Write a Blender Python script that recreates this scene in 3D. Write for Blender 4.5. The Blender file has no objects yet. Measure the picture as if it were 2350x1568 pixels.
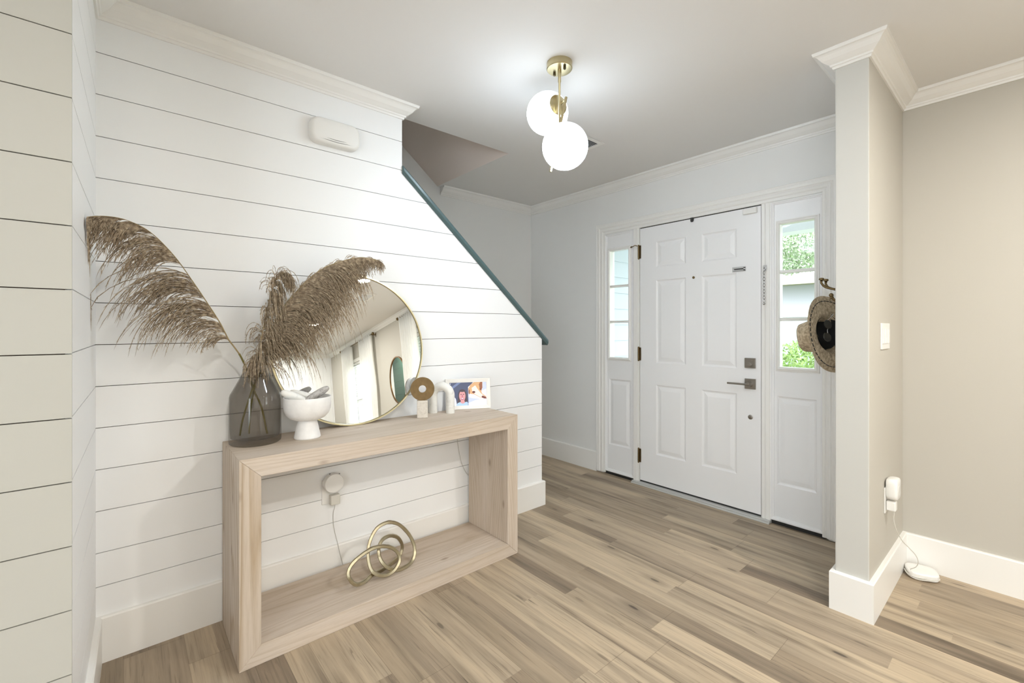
import bpy, math, random
from mathutils import Vector, Matrix

# ---------------------------------------------------------------- camera
SC = bpy.context.scene
COL = SC.collection
PI = math.pi
cam_d = bpy.data.cameras.new('camera')
cam = bpy.data.objects.new('camera', cam_d)
COL.objects.link(cam)
cam.location = (0, 0, 1.211)
cam.rotation_euler = (PI / 2, 0, math.radians(49.3555))
cam_d.sensor_width = 36.0
cam_d.lens = 1031.0 / 2350.0 * 36.0
cam_d.shift_y = -(784 - 754.5) / 2350.0
cam_d.clip_start = 0.02
SC.camera = cam
SC.view_settings.view_transform = 'Standard'
SC.view_settings.look = 'None'
SC.view_settings.exposure = 0.36
SC.view_settings.gamma = 1.0
SC.view_settings.use_curve_mapping = False
SC.cycles.use_denoising = True
SC.cycles.max_bounces = 12
SC.cycles.diffuse_bounces = 6
SC.cycles.transparent_max_bounces = 24
SC.cycles.caustics_reflective = True
SC.cycles.caustics_refractive = False
SC.cycles.sample_clamp_indirect = 6.0

# ---------------------------------------------------------------- sky
W = bpy.data.worlds.new('world')
SC.world = W
W.use_nodes = True
bg = W.node_tree.nodes['Background']
bg.inputs['Color'].default_value = (0.92, 0.96, 1.0, 1)
bg.inputs['Strength'].default_value = 5.2
sun_d = bpy.data.lights.new('sun', 'SUN')
sun_d.energy = 4.0
sun_d.angle = math.radians(20)
sun_d.color = (1.0, 0.97, 0.9)
sun = bpy.data.objects.new('sun', sun_d)
COL.objects.link(sun)
sun.rotation_euler = (math.radians(30), math.radians(-35), 0)

ZC = 2.403                    # ceiling height
WX = -2.215                   # shiplap stair wall
NX = -1.485                   # nearer shiplap wall
RY = -0.098                   # return between the two
RYC = -0.084                  # the same return where it meets the stair wall
DY = 3.05                     # front (door) wall
FX = -3.26                    # far side wall of the stairs
SX0, SX1, SY = -0.565, -0.447, 2.33   # stub wall
EX, BY = 6.0, -2.2            # far end and back of the living room

WARM = (1.0, 0.965, 0.905)
COOL = (0.76, 0.88, 1.0)
P_REC = 25.0                  # power of each recessed lamp
L_GLOBE = 48.0                # radiance of the opal globes


def recessed_light_lamp(x, y, p):
    ld = bpy.data.lights.new('recessed_lamp', 'AREA')
    ld.shape = 'DISK'
    ld.size = 0.13
    ld.energy = p
    ld.color = WARM
    lo = bpy.data.objects.new('recessed_lamp', ld)
    COL.objects.link(lo)
    lo.location = (x, y, ZC - 0.012)
    return lo


REC = [(0.62, 1.95, 1.0), (2.9, 1.95, 1.0), (5.2, 1.92, 1.0),
       (0.95, 0.10, 1.2), (2.9, -0.75, 1.0), (5.2, -0.75, 1.0)]  # first lamp here is unseen, added to brighten the lower stair wall
for rx, ry, rp in REC:
    recessed_light_lamp(rx, ry, P_REC * rp)

# ---------------------------------------------------------------- materials
MATS = {}


def sr(r, g=None, b=None):
    """sRGB 0-255 to linear"""
    f = lambda v: (v / 255 / 12.92) if v / 255 <= 0.04045 else ((v / 255 + 0.055) / 1.055) ** 2.4
    return (f(r), f(g), f(b))


def mat(name, col=(0.8, 0.8, 0.8), rough=0.5, metal=0.0, spec=0.5, emit=None, estr=0.0, bump=0.0, bscale=60.0, var=0.0):
    if name in MATS:
        return MATS[name]
    m = bpy.data.materials.new(name)
    m.use_nodes = True
    nt = m.node_tree
    b = nt.nodes['Principled BSDF']
    b.inputs['Base Color'].default_value = (*col, 1)
    b.inputs['Roughness'].default_value = rough
    b.inputs['Metallic'].default_value = metal
    b.inputs['Specular IOR Level'].default_value = spec
    if emit:
        b.inputs['Emission Color'].default_value = (*emit, 1)
        b.inputs['Emission Strength'].default_value = estr
    if bump or var:
        tc = nt.nodes.new('ShaderNodeTexCoord')
        n = nt.nodes.new('ShaderNodeTexNoise')
        n.inputs['Scale'].default_value = bscale
        n.inputs['Detail'].default_value = 4
        nt.links.new(tc.outputs['Object'], n.inputs['Vector'])
        if bump:
            bp = nt.nodes.new('ShaderNodeBump')
            bp.inputs['Strength'].default_value = bump
            bp.inputs['Distance'].default_value = 0.002
            nt.links.new(n.outputs['Fac'], bp.inputs['Height'])
            nt.links.new(bp.outputs['Normal'], b.inputs['Normal'])
        if var:
            r = nt.nodes.new('ShaderNodeValToRGB')
            r.color_ramp.elements[0].position = 0.3
            r.color_ramp.elements[1].position = 0.7
            r.color_ramp.elements[0].color = (*[c * (1 - var) for c in col], 1)
            r.color_ramp.elements[1].color = (*[min(1, c * (1 + var)) for c in col], 1)
            nt.links.new(n.outputs['Fac'], r.inputs['Fac'])
            nt.links.new(r.outputs['Color'], b.inputs['Base Color'])
    MATS[name] = m
    return m


class NT:
    """small node helper"""
    def __init__(s, m):
        s.nt = m.node_tree
        s.N = s.nt.nodes

    def new(s, t, **kw):
        n = s.N.new(t)
        for k, v in kw.items():
            if k.startswith('_'):
                setattr(n, k[1:], v)
            else:
                n.inputs[k.replace('__', ' ')].default_value = v
        return n

    def link(s, a, b):
        s.nt.links.new(a, b)

    def math(s, op, a, b=None, c=None):
        n = s.N.new('ShaderNodeMath')
        n.operation = op
        for i, v in enumerate((a, b, c)):
            if v is None:
                continue
            if hasattr(v, 'type') and hasattr(v, 'links'):
                s.link(v, n.inputs[i])
            else:
                n.inputs[i].default_value = v
        return n.outputs[0]

    def ramp(s, fac, stops, interp='LINEAR'):
        r = s.N.new('ShaderNodeValToRGB')
        r.color_ramp.interpolation = interp
        e = r.color_ramp.elements
        while len(e) < len(stops):
            e.new(0.5)
        for i, (p, c) in enumerate(stops):
            e[i].position = p
            e[i].color = (*c, 1) if len(c) == 3 else c
        s.link(fac, r.inputs['Fac'])
        return r.outputs['Color']

    def mix(s, fac, a, b, mode='MIX'):
        n = s.N.new('ShaderNodeMix')
        n.data_type = 'RGBA'
        n.blend_type = mode
        for idx, v in ((0, fac), (6, a), (7, b)):
            if hasattr(v, 'links'):
                s.link(v, n.inputs[idx])
            elif idx == 0:
                n.inputs[0].default_value = v
            else:
                n.inputs[idx].default_value = (*v, 1)
        return n.outputs[2]


def floor_material():
    m = bpy.data.materials.new('floor_planks')
    m.use_nodes = True
    h = NT(m)
    b = h.N['Principled BSDF']
    tc = h.new('ShaderNodeTexCoord')
    sep = h.new('ShaderNodeSeparateXYZ')
    h.link(tc.outputs['Object'], sep.inputs[0])
    X, Y = sep.outputs[0], sep.outputs[1]
    PW, PL = 0.179, 1.22
    yy = h.math('ADD', Y, 5.0 + 0.0205)
    row = h.math('FLOOR', h.math('DIVIDE', yy, PW))
    wr = h.new('ShaderNodeTexWhiteNoise', _noise_dimensions='1D')
    h.link(row, wr.inputs['W'])
    xx = h.math('ADD', X, h.math('MULTIPLY', wr.outputs['Value'], PL * 3))
    xx = h.math('ADD', xx, 10.0)
    colm = h.math('FLOOR', h.math('DIVIDE', xx, PL))
    # strips inside the plank: two printed strips of unequal width with their own joints
    fy = h.math('FRACT', h.math('DIVIDE', yy, PW))
    strip = h.math('GREATER_THAN', fy, 0.53)
    xs = h.math('ADD', xx, h.math('MULTIPLY', strip, 0.47))
    cols = h.math('FLOOR', h.math('DIVIDE', xs, 1.22))
    cid = h.new('ShaderNodeCombineXYZ')
    h.link(cols, cid.inputs[0]); h.link(h.math('ADD', row, h.math('MULTIPLY', strip, 0.5)), cid.inputs[1])
    wn = h.new('ShaderNodeTexWhiteNoise', _noise_dimensions='3D')
    h.link(cid.outputs[0], wn.inputs['Vector'])
    # grain coordinates, shifted per strip
    gx = h.math('ADD', X, h.math('MULTIPLY', wn.outputs['Value'], 37.0))
    gy = h.math('ADD', Y, h.math('MULTIPLY', wn.outputs['Value'], 11.0))

    def grain(sx, sy, detail=6, rough=0.6, dist=0.0):
        c = h.new('ShaderNodeCombineXYZ')
        h.link(h.math('MULTIPLY', gx, sx), c.inputs[0])
        h.link(h.math('MULTIPLY', gy, sy), c.inputs[1])
        n = h.new('ShaderNodeTexNoise', Scale=1.0, Detail=detail, Roughness=rough, Distortion=dist)
        h.link(c.outputs[0], n.inputs['Vector'])
        return n.outputs['Fac']
    g1 = grain(1.3, 16, 5, 0.55, 0.4)      # broad cloudy streaks
    g2 = grain(3.2, 125, 5, 0.65, 0.6)           # fine grain
    g3 = grain(1.6, 34, 8, 0.72, 1.6)      # dark streaks
    base = h.ramp(wn.outputs['Value'], [(0.0, sr(128, 114, 98)), (0.3, sr(168, 152, 131)),
                                        (0.65, sr(182, 166, 144)), (1.0, sr(154, 139, 121))])
    c1 = h.ramp(g1, [(0.3, (0.52, 0.50, 0.48)), (0.44, (0.86, 0.85, 0.83)), (0.62, (1.10, 1.08, 1.04)), (0.8, (0.93, 0.92, 0.9))])
    col = h.mix(1.0, base, c1, 'MULTIPLY')
    c2 = h.ramp(g2, [(0.28, (0.62, 0.61, 0.60)), (0.46, (1, 1, 1)), (0.7, (1.08, 1.08, 1.07))])
    col = h.mix(1.0, col, c2, 'MULTIPLY')
    dk = h.ramp(g3, [(0.0, (1, 1, 1)), (0.34, (1, 1, 1)), (0.385, (.35, .35, .35)), (0.43, (0, 0, 0))])
    dk2 = h.ramp(grain(0.6, 6, 3, 0.5), [(0.47, (0, 0, 0)), (0.60, (1, 1, 1))])
    msk = h.mix(1.0, dk, dk2, 'MULTIPLY')
    col = h.mix(h.math('MULTIPLY', msk, 0.85), col, sr(78, 67, 57))
    # knots
    kc = h.new('ShaderNodeCombineXYZ')
    h.link(h.math('MULTIPLY', h.math('ADD', gx, h.math('MULTIPLY', g1, 0.05)), 1.5), kc.inputs[0])
    h.link(h.math('MULTIPLY', h.math('ADD', gy, h.math('MULTIPLY', g3, 0.012)), 5.2), kc.inputs[1])
    vo = h.new('ShaderNodeTexVoronoi', _voronoi_dimensions='2D', Scale=1.0)
    h.link(kc.outputs[0], vo.inputs['Vector'])
    kn = h.ramp(vo.outputs['Distance'], [(0.0, (1, 1, 1)), (0.028, (1, 1, 1)), (0.042, (0.42, 0.42, 0.42)), (0.16, (0, 0, 0))])
    vs = h.new('ShaderNodeSeparateColor')
    h.link(vo.outputs['Color'], vs.inputs[0])
    gate = h.math('MULTIPLY', h.math('GREATER_THAN', vs.outputs[0], 0.5), h.math('ADD', h.math('MULTIPLY', vs.outputs[1], 0.6), 0.4))
    col = h.mix(h.math('MULTIPLY', h.math('MULTIPLY', kn, gate), 0.92), col, sr(64, 54, 46))
    # ragged bark-like streaks
    g4 = grain(2.6, 60, 9, 0.78, 2.2)
    g5 = grain(0.5, 9, 2, 0.4, 0.6)
    s1 = h.ramp(g5, [(0.66, (0, 0, 0)), (0.70, (1, 1, 1)), (0.74, (1, 1, 1)), (0.78, (0, 0, 0))])
    s2 = h.ramp(g4, [(0.40, (1, 1, 1)), (0.56, (0, 0, 0))])
    col = h.mix(h.math('MULTIPLY', h.mix(1.0, s1, s2, 'MULTIPLY'), 0.85), col, sr(70, 60, 52))
    s3 = h.ramp(g5, [(0.60, (0, 0, 0)), (0.72, (1, 1, 1)), (0.84, (0, 0, 0))])
    col = h.mix(h.math('MULTIPLY', s3, 0.5), col, sr(108, 94, 80))
    # joints
    f1 = h.math('FRACT', h.math('DIVIDE', yy, PW))
    j1 = h.math('LESS_THAN', f1, 0.010)
    fx = h.math('FRACT', h.math('DIVIDE', xx, PL))
    j2 = h.math('LESS_THAN', fx, 0.0016)
    j = h.math('MAXIMUM', j1, j2)
    col = h.mix(h.math('MULTIPLY', j, 0.45), col, sr(84, 70, 55))
    h.link(col, b.inputs['Base Color'])
    b.inputs['Roughness'].default_value = 0.42
    b.inputs['Specular IOR Level'].default_value = 0.35
    bp = h.new('ShaderNodeBump', Strength=0.12, Distance=0.001)
    h.link(g2, bp.inputs['Height'])
    h.link(bp.outputs['Normal'], b.inputs['Normal'])
    return m


def wood_material(name, axis, seed, ring=0.5, tone=(1, 1, 1)):
    """whitewashed pine; grain runs along the axis (0 x, 1 y, 2 z)"""
    if name in MATS:
        return MATS[name]
    m = bpy.data.materials.new(name)
    m.use_nodes = True
    h = NT(m)
    b = h.N['Principled BSDF']
    tc = h.new('ShaderNodeTexCoord')
    mp = h.new('ShaderNodeMapping')
    sc = [1.0, 1.0, 1.0]
    sc[axis] = 0.07
    mp.inputs['Scale'].default_value = sc
    mp.inputs['Location'].default_value = (seed, seed * 1.7, seed * 0.6)
    h.link(tc.outputs['Object'], mp.inputs['Vector'])
    n1 = h.new('ShaderNodeTexNoise', Scale=14.0, Detail=4.0, Roughness=0.5, Distortion=0.3)
    h.link(mp.outputs[0], n1.inputs['Vector'])
    n2 = h.new('ShaderNodeTexNoise', Scale=150.0, Detail=4.0, Roughness=0.6)
    h.link(mp.outputs[0], n2.inputs['Vector'])
    # annual rings: repeated contour of a slow noise
    n3 = h.new('ShaderNodeTexNoise', Scale=5.0, Detail=1.0, Roughness=0.4)
    h.link(mp.outputs[0], n3.inputs['Vector'])
    rg = h.math('FRACT', h.math('MULTIPLY', n3.outputs['Fac'], 26.0))
    rc = h.ramp(rg, [(0.0, (1, 1, 1)), (0.45, (1, 1, 1)), (0.86, (0.70, 0.62, 0.50)), (1.0, (1, 1, 1))])
    t = lambda c: tuple(a * k for a, k in zip(c, tone))
    base = h.ramp(n1.outputs['Fac'], [(0.25, t(sr(182, 167, 149))), (0.5, t(sr(197, 183, 167))), (0.75, t(sr(204, 192, 180)))])
    col = h.mix(ring, base, rc, 'MULTIPLY')
    c2 = h.ramp(n2.outputs['Fac'], [(0.3, (0.86, 0.84, 0.82)), (0.55, (1, 1, 1))])
    col = h.mix(0.7, col, c2, 'MULTIPLY')
    mk = h.new('ShaderNodeMapping')
    sk = [9.0, 9.0, 9.0]
    sk[axis] = 4.0
    mk.inputs['Scale'].default_value = sk
    mk.inputs['Location'].default_value = (seed * 3, seed, seed * 2)
    h.link(tc.outputs['Object'], mk.inputs['Vector'])
    vo = h.new('ShaderNodeTexVoronoi', Scale=1.0)
    h.link(mk.outputs[0], vo.inputs['Vector'])
    kn = h.ramp(vo.outputs['Distance'], [(0.0, (1, 1, 1)), (0.05, (0.8, 0.8, 0.8)), (0.12, (0, 0, 0))])
    col = h.mix(h.math('MULTIPLY', kn, 0.6), col, sr(120, 98, 78))
    h.link(col, b.inputs['Base Color'])
    b.inputs['Roughness'].default_value = 0.6
    b.inputs['Specular IOR Level'].default_value = 0.25
    bp = h.new('ShaderNodeBump', Strength=0.15, Distance=0.001)
    h.link(n2.outputs['Fac'], bp.inputs['Height'])
    h.link(bp.outputs['Normal'], b.inputs['Normal'])
    MATS[name] = m
    return m


def glass_material(name, tint, refl=1.0, edge=None):
    if name in MATS:
        return MATS[name]
    m = bpy.data.materials.new(name)
    m.use_nodes = True
    h = NT(m)
    out = h.N['Material Output']
    h.N.remove(h.N['Principled BSDF'])
    tr = h.new('ShaderNodeBsdfTransparent')
    tr.inputs['Color'].default_value = (*tint, 1)
    if edge:
        lw = h.new('ShaderNodeLayerWeight', Blend=0.35)
        c = h.mix(h.math('POWER', lw.outputs['Facing'], 2.2), tint, edge)
        h.link(c, tr.inputs['Color'])
    gl = h.new('ShaderNodeBsdfGlossy', Roughness=0.02)
    fr = h.new('ShaderNodeLayerWeight', Blend=0.5)
    fz = h.math('ADD', h.math('MULTIPLY', h.math('POWER', fr.outputs['Facing'], 5.0), 0.6), 0.04)
    mx = h.new('ShaderNodeMixShader')
    h.link(h.math('MULTIPLY', fz, refl), mx.inputs[0])
    h.link(tr.outputs[0], mx.inputs[1])
    h.link(gl.outputs[0], mx.inputs[2])
    h.link(mx.outputs[0], out.inputs['Surface'])
    MATS[name] = m
    return m


def fabric_material(name, col):
    m = bpy.data.materials.new(name)
    m.use_nodes = True
    h = NT(m)
    out = h.N['Material Output']
    b = h.N['Principled BSDF']
    b.inputs['Base Color'].default_value = (*col, 1)
    b.inputs['Roughness'].default_value = 0.9
    tl = h.new('ShaderNodeBsdfTranslucent')
    tl.inputs['Color'].default_value = (*col, 1)
    mx = h.new('ShaderNodeMixShader')
    mx.inputs[0].default_value = 0.45
    h.link(b.outputs[0], mx.inputs[1]); h.link(tl.outputs[0], mx.inputs[2])
    h.link(mx.outputs[0], out.inputs['Surface'])
    MATS[name] = m
    return m


M_SHIP = mat('white_board_paint', (0.85, 0.857, 0.858), 0.45, bump=0.05, bscale=14)
M_GAP = mat('unpainted_board_edge', (0.10, 0.065, 0.045), 0.8)
M_GREIGE = mat('greige_wall_paint', (0.79, 0.79, 0.775), 0.6, spec=0.3, bump=0.06, bscale=160)
M_GREIGE_BALANCED = mat('greige_light_balanced', (0.505, 0.48, 0.425), 0.6, spec=0.3, bump=0.06, bscale=160)  # greige paint made darker and warmer to even out the lamp light
M_SHIP_BALANCED = mat('white_board_light_balanced', (0.46, 0.455, 0.415), 0.45, bump=0.05, bscale=14)  # same white boards, colour lowered to offset strong light near the camera
M_CEIL = mat('ceiling_paint', (0.76, 0.75, 0.735), 0.85, spec=0.1, bump=0.05, bscale=120)
M_TRIM = mat('white_trim_paint', (0.83, 0.82, 0.79), 0.35)
M_DOOR = mat('white_door_paint', (0.85, 0.85, 0.85), 0.32, bump=0.03, bscale=18)
M_TEAL = mat('teal_rail_paint', sr(74, 96, 98), 0.3)
M_BRASS = mat('brushed_brass', sr(196, 184, 148), 0.28, metal=1.0)
M_BRASSD = mat('antique_brass', sr(118, 100, 70), 0.4, metal=1.0)
M_NICKEL = mat('satin_nickel', sr(150, 145, 138), 0.35, metal=1.0)
M_CHROME = mat('chrome', sr(190, 190, 190), 0.2, metal=1.0)
M_BLACK = mat('black_rubber', (0.02, 0.02, 0.02), 0.5)
M_PLASTIC = mat('white_plastic', (0.80, 0.79, 0.76), 0.35)
M_CORD = mat('grey_cord', (0.45, 0.43, 0.39), 0.5)
M_MIRROR = mat('mirror_silver', (0.90, 0.91, 0.90), 0.0, metal=1.0)
M_FLOOR = floor_material()
M_PANE = glass_material('window_glass', (0.97, 0.985, 0.99), 0.12)
M_VASE = glass_material('smoked_glass', (0.81, 0.795, 0.775), 0.9, edge=(0.56, 0.55, 0.53))
M_GREEN = mat('dark_green_board_paint', sr(58, 84, 72), 0.5)
M_CURT = fabric_material('sheer_curtain', (0.95, 0.95, 0.93))
M_GLOBE = mat('lit_opal_glass', (0.9, 0.9, 0.9), 0.25, emit=COOL, estr=L_GLOBE)
h_ = NT(M_GLOBE)      # emission weakened towards the top to limit the ceiling hot spot
g_ = h_.new('ShaderNodeNewGeometry')
s_ = h_.new('ShaderNodeSeparateXYZ')
h_.link(g_.outputs['Normal'], s_.inputs[0])
h_.link(h_.math('MULTIPLY', h_.math('ADD', h_.math('POWER', h_.math('SUBTRACT', 0.5, h_.math('MULTIPLY', s_.outputs[2], 0.5)), 2.0), 0.012), L_GLOBE), h_.N['Principled BSDF'].inputs['Emission Strength'])
M_LAMP = mat('lit_recessed_lens', (0.9, 0.9, 0.9), 0.5, emit=WARM, estr=25.0)


# ---------------------------------------------------------------- mesh helper
class MB:
    def __init__(s):
        s.v = []
        s.f = []
        s.mi = []

    def face(s, pts, mi=0):
        i = len(s.v)
        s.v += [tuple(p) for p in pts]
        s.f.append(tuple(range(i, i + len(pts))))
        s.mi.append(mi)

    def box(s, x0, x1, y0, y1, z0, z1, mi=0, M=None):
        i = len(s.v)
        c = [(x0, y0, z0), (x1, y0, z0), (x1, y1, z0), (x0, y1, z0), (x0, y0, z1), (x1, y0, z1), (x1, y1, z1), (x0, y1, z1)]
        if M:
            c = [tuple(M @ Vector(p)) for p in c]
        s.v += c
        for q in ((0, 3, 2, 1), (4, 5, 6, 7), (0, 1, 5, 4), (1, 2, 6, 5), (2, 3, 7, 6), (3, 0, 4, 7)):
            s.f.append(tuple(i + k for k in q))
            s.mi.append(mi)

    def prism(s, poly, d0, d1, to3, mi=0):
        """poly: 2-D outline; to3(u, v, d) -> point"""
        i = len(s.v)
        n = len(poly)
        s.v += [tuple(to3(u, v, d0)) for u, v in poly] + [tuple(to3(u, v, d1)) for u, v in poly]
        s.f.append(tuple(i + k for k in range(n))[::-1]); s.mi.append(mi)
        s.f.append(tuple(i + n + k for k in range(n))); s.mi.append(mi)
        for k in range(n):
            s.f.append((i + k, i + (k + 1) % n, i + n + (k + 1) % n, i + n + k)); s.mi.append(mi)

    def rings(s, rings, cap0=True, cap1=True, closed=False, mi=0):
        """list of equal-length point rings -> skin"""
        i = len(s.v)
        n = len(rings[0])
        for r in rings:
            s.v += [tuple(p) for p in r]
        m = len(rings)
        for a in range(m if closed else m - 1):
            b = (a + 1) % m
            for k in range(n):
                s.f.append((i + a * n + k, i + a * n + (k + 1) % n, i + b * n + (k + 1) % n, i + b * n + k))
                s.mi.append(mi)
        if not closed:
            if cap0:
                s.f.append(tuple(i + k for k in range(n))[::-1]); s.mi.append(mi)
            if cap1:
                s.f.append(tuple(i + (m - 1) * n + k for k in range(n))); s.mi.append(mi)

    def lathe(s, prof, c=(0, 0, 0), ax=(0, 0, 1), seg=48, mi=0, caps=(True, True)):
        """profile of (radius, height) about an axis through c"""
        ax = Vector(ax).normalized()
        u = ax.orthogonal().normalized()
        w = ax.cross(u)
        c = Vector(c)
        R = []
        for r, z in prof:
            R.append([c + ax * z + (u * math.cos(2 * PI * k / seg) + w * math.sin(2 * PI * k / seg)) * max(r, 1e-5) for k in range(seg)])
        s.rings(R, caps[0], caps[1], mi=mi)

    def tube(s, pts, rad, seg=8, mi=0, closed=False, sq=None):
        """round (or square, sq=(w,h)) bar along a path"""
        P = [Vector(p) for p in pts]
        n = len(P)
        T = []
        for i in range(n):
            a = P[(i - 1) % n] if (closed or i > 0) else P[i]
            b = P[(i + 1) % n] if (closed or i < n - 1) else P[i]
            T.append((b - a).normalized())
        nrm = T[0].orthogonal().normalized()
        R = []
        for i in range(n):
            nrm = (nrm - T[i] * nrm.dot(T[i]))
            nrm = nrm.normalized() if nrm.length > 1e-6 else T[i].orthogonal().normalized()
            bi = T[i].cross(nrm)
            r = rad[i] if isinstance(rad, (list, tuple)) else rad
            R.append([P[i] + (nrm * math.cos(2 * PI * k / seg) + bi * math.sin(2 * PI * k / seg)) * r for k in range(seg)])
        s.rings(R, closed=closed, mi=mi)

    def ball(s, c, r, seg=20, rng=12, mi=0, sc=(1, 1, 1), M=None):
        R = []
        for j in range(rng + 1):
            t = PI * j / rng
            ring = []
            for k in range(seg):
                p = Vector((math.sin(t) * math.cos(2 * PI * k / seg) * sc[0], math.sin(t) * math.sin(2 * PI * k / seg) * sc[1], math.cos(t) * sc[2])) * r
                if j in (0, rng):
                    p = Vector((0, 0, (1 if j == 0 else -1) * r * sc[2])) + p * 1e-4
                if M:
                    p = M @ p
                ring.append(Vector(c) + p)
            R.append(ring[::-1])
        s.rings(R, mi=mi)

    def build(s, name, mats, parent=None, smooth=None, bevel=0.0, bseg=2, origin=None):
        if not isinstance(mats, (list, tuple)):
            mats = [mats]
        me = bpy.data.meshes.new(name)
        if parent is not None:
            o0 = ORI[parent]
        elif origin is not None:
            o0 = Vector(origin)
        else:
            xs = [p[0] for p in s.v]; ys = [p[1] for p in s.v]; zs = [p[2] for p in s.v]
            o0 = Vector(((min(xs) + max(xs)) / 2, (min(ys) + max(ys)) / 2, min(zs)))
        me.from_pydata([tuple(Vector(p) - o0) for p in s.v], [], s.f)
        for m in mats:
            me.materials.append(m)
        for p, k in zip(me.polygons, s.mi):
            p.material_index = k
        import bmesh
        bm = bmesh.new()
        bm.from_mesh(me)
        bmesh.ops.remove_doubles(bm, verts=bm.verts, dist=1e-6)
        bmesh.ops.recalc_face_normals(bm, faces=bm.faces)
        bm.to_mesh(me)
        bm.free()
        if smooth is not None:
            me.polygons.foreach_set('use_smooth', [True] * len(me.polygons))
            me.set_sharp_from_angle(angle=math.radians(smooth))
        o = bpy.data.objects.new(name, me)
        COL.objects.link(o)
        ORI[o] = o0.copy()
        if parent is not None:
            o.parent = parent
        else:
            o.location = o0
        if bevel:
            md = o.modifiers.new('bevel', 'BEVEL')
            md.width = bevel
            md.segments = bseg
            md.limit_method = 'ANGLE'
            md.angle_limit = math.radians(35)
        return o


ORI = {}


def thing(name, label, cat, loc, group=None):
    o = bpy.data.objects.new(name, None)
    o.empty_display_size = 0.05
    COL.objects.link(o)
    o.location = loc
    ORI[o] = Vector(loc)
    o['label'] = label
    o['category'] = cat
    if group:
        o['group'] = group
    return o


def tag(o, label, cat, group=None):
    o['label'] = label
    o['category'] = cat
    if group:
        o['group'] = group
    return o


def struct(o, label=None):
    o['kind'] = 'structure'
    if label:
        o['label'] = label
    return o


def sweep(mb, path, prof, N, closed=False, mi=0):
    """mitred sweep: prof (u, v), u in the plane to the left of travel (about N), v along N"""
    P = [Vector(p) for p in path]
    N = Vector(N).normalized()
    n = len(P)
    R = []
    for i in range(n):
        d0 = (P[i] - P[i - 1]).normalized() if (i > 0 or closed) else None
        d1 = (P[(i + 1) % n] - P[i]).normalized() if (i < n - 1 or closed) else None
        if d0 is None: d0 = d1
        if d1 is None: d1 = d0
        l0, l1 = N.cross(d0), N.cross(d1)
        m = (l0 + l1)
        m = m / max(1e-6, m.dot(l0)) if m.length > 1e-6 else l0
        R.append([P[i] + m * u + N * v for u, v in prof])
    mb.rings(R, closed=closed, mi=mi)


def smooth_path(pts, k=6, closed=False):
    P = [Vector(p) for p in pts]
    n = len(P)
    out = []
    for i in range(n if closed else n - 1):
        g = lambda j: P[j % n] if closed else P[max(0, min(n - 1, j))]
        a, b, c, d = g(i - 1), g(i), g(i + 1), g(i + 2)
        for t in range(k):
            u = t / k
            out.append(0.5 * ((2 * b) + (c - a) * u + (2 * a - 5 * b + 4 * c - d) * u * u + (3 * b - a - 3 * c + d) * u ** 3))
    if not closed:
        out.append(P[-1])
    return out


# ================================================================ SHELL
mb = MB(); mb.box(FX - .2, EX + .2, BY - .2, DY + .06, -0.06, 0.0)
struct(mb.build('floor', M_FLOOR, origin=(0, 0, 0)), 'light brown wood plank floor')

mb = MB()
mb.box(WX - .12, EX + .1, BY - .1, DY + .1, ZC, ZC + .12)
mb.box(FX - .1, WX - .12, 1.975, DY + .1, ZC, ZC + .12)
struct(mb.build('ceiling', M_CEIL), 'white painted ceiling')
# sloped underside of the upper flight and the enclosure above the stairs
mb = MB()
mb.prism([(1.975, ZC), (-1.1, ZC + 3.075 * .80), (-1.1, ZC + 3.075 * .80 + .14), (1.975, ZC + .14)], FX - .01, WX - .12,
         lambda u, v, d: (d, u, v))
struct(mb.build('ceiling_stair', mat('warm_taupe_paint', (0.80, 0.71, 0.655), 0.7, spec=.2)), 'sloping ceiling over the stairs')
mb = MB()
mb.box(WX - .12, WX - .10, BY, 1.975, ZC + .12, 4.95)
mb.box(FX, WX - .12, BY - .1, BY, 0, 4.95)
mb.box(FX, WX - .10, BY, 1.975, 4.95, 5.0)
struct(mb.build('wall_upper_stair', M_GREIGE))

# shiplap walls: boards with real gaps in front of a dark backing
LINES = [0.272, 0.395, 0.547, 0.698, 0.850, 1.001, 1.153, 1.305, 1.456, 1.607, 1.759, 1.910, 2.062, 2.214]
G = 0.0013


def rail_y(z):      # sloping top edge of the stair wall
    return 1.123 + (2.047 - z) / 0.8628


END_Y = 2.172
mb = MB()
zs = [0.0] + LINES + [ZC]
for a, b in zip(zs[:-1], zs[1:]):
    z0, z1 = a + (G if a > 0 else 0), b - (G if b < ZC else 0)
    if z0 >= 2.047:
        poly = [(RYC, z0), (1.123, z0), (1.123, z1), (RYC, z1)]
    else:
        poly = [(RYC, z0), (min(END_Y, rail_y(z0)), z0)]
        zc = 2.047 - (END_Y - 1.123) * 0.8628
        if z0 < zc < z1:
            poly.append((END_Y, zc))
        if z1 <= 2.047:
            poly.append((min(END_Y, rail_y(z1)), z1))
        else:
            poly += [(1.123, 2.047), (1.123, z1)]
        poly.append((RYC, z1))
    mb.prism(poly, WX - .012, WX, lambda u, v, d: (d, u, v))
poly = [(RY - .1, 0), (END_Y - .002, 0), (END_Y - .002, 1.14), (1.121, 2.045), (1.121, ZC), (RY - .1, ZC)]
mb.prism(poly, WX - .0135, WX - .012, lambda u, v, d: (d, u, v), mi=1)
poly = [(BY, 0), (END_Y, 0), (END_Y, 1.142), (1.123, 2.047), (1.123, ZC), (BY, ZC)]
mb.prism(poly, WX - .12, WX - .0135, lambda u, v, d: (d, u, v), mi=2)
struct(mb.build('wall_left', [M_SHIP, M_GAP, M_GREIGE]), 'white horizontal board wall beside the stairs')

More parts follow.
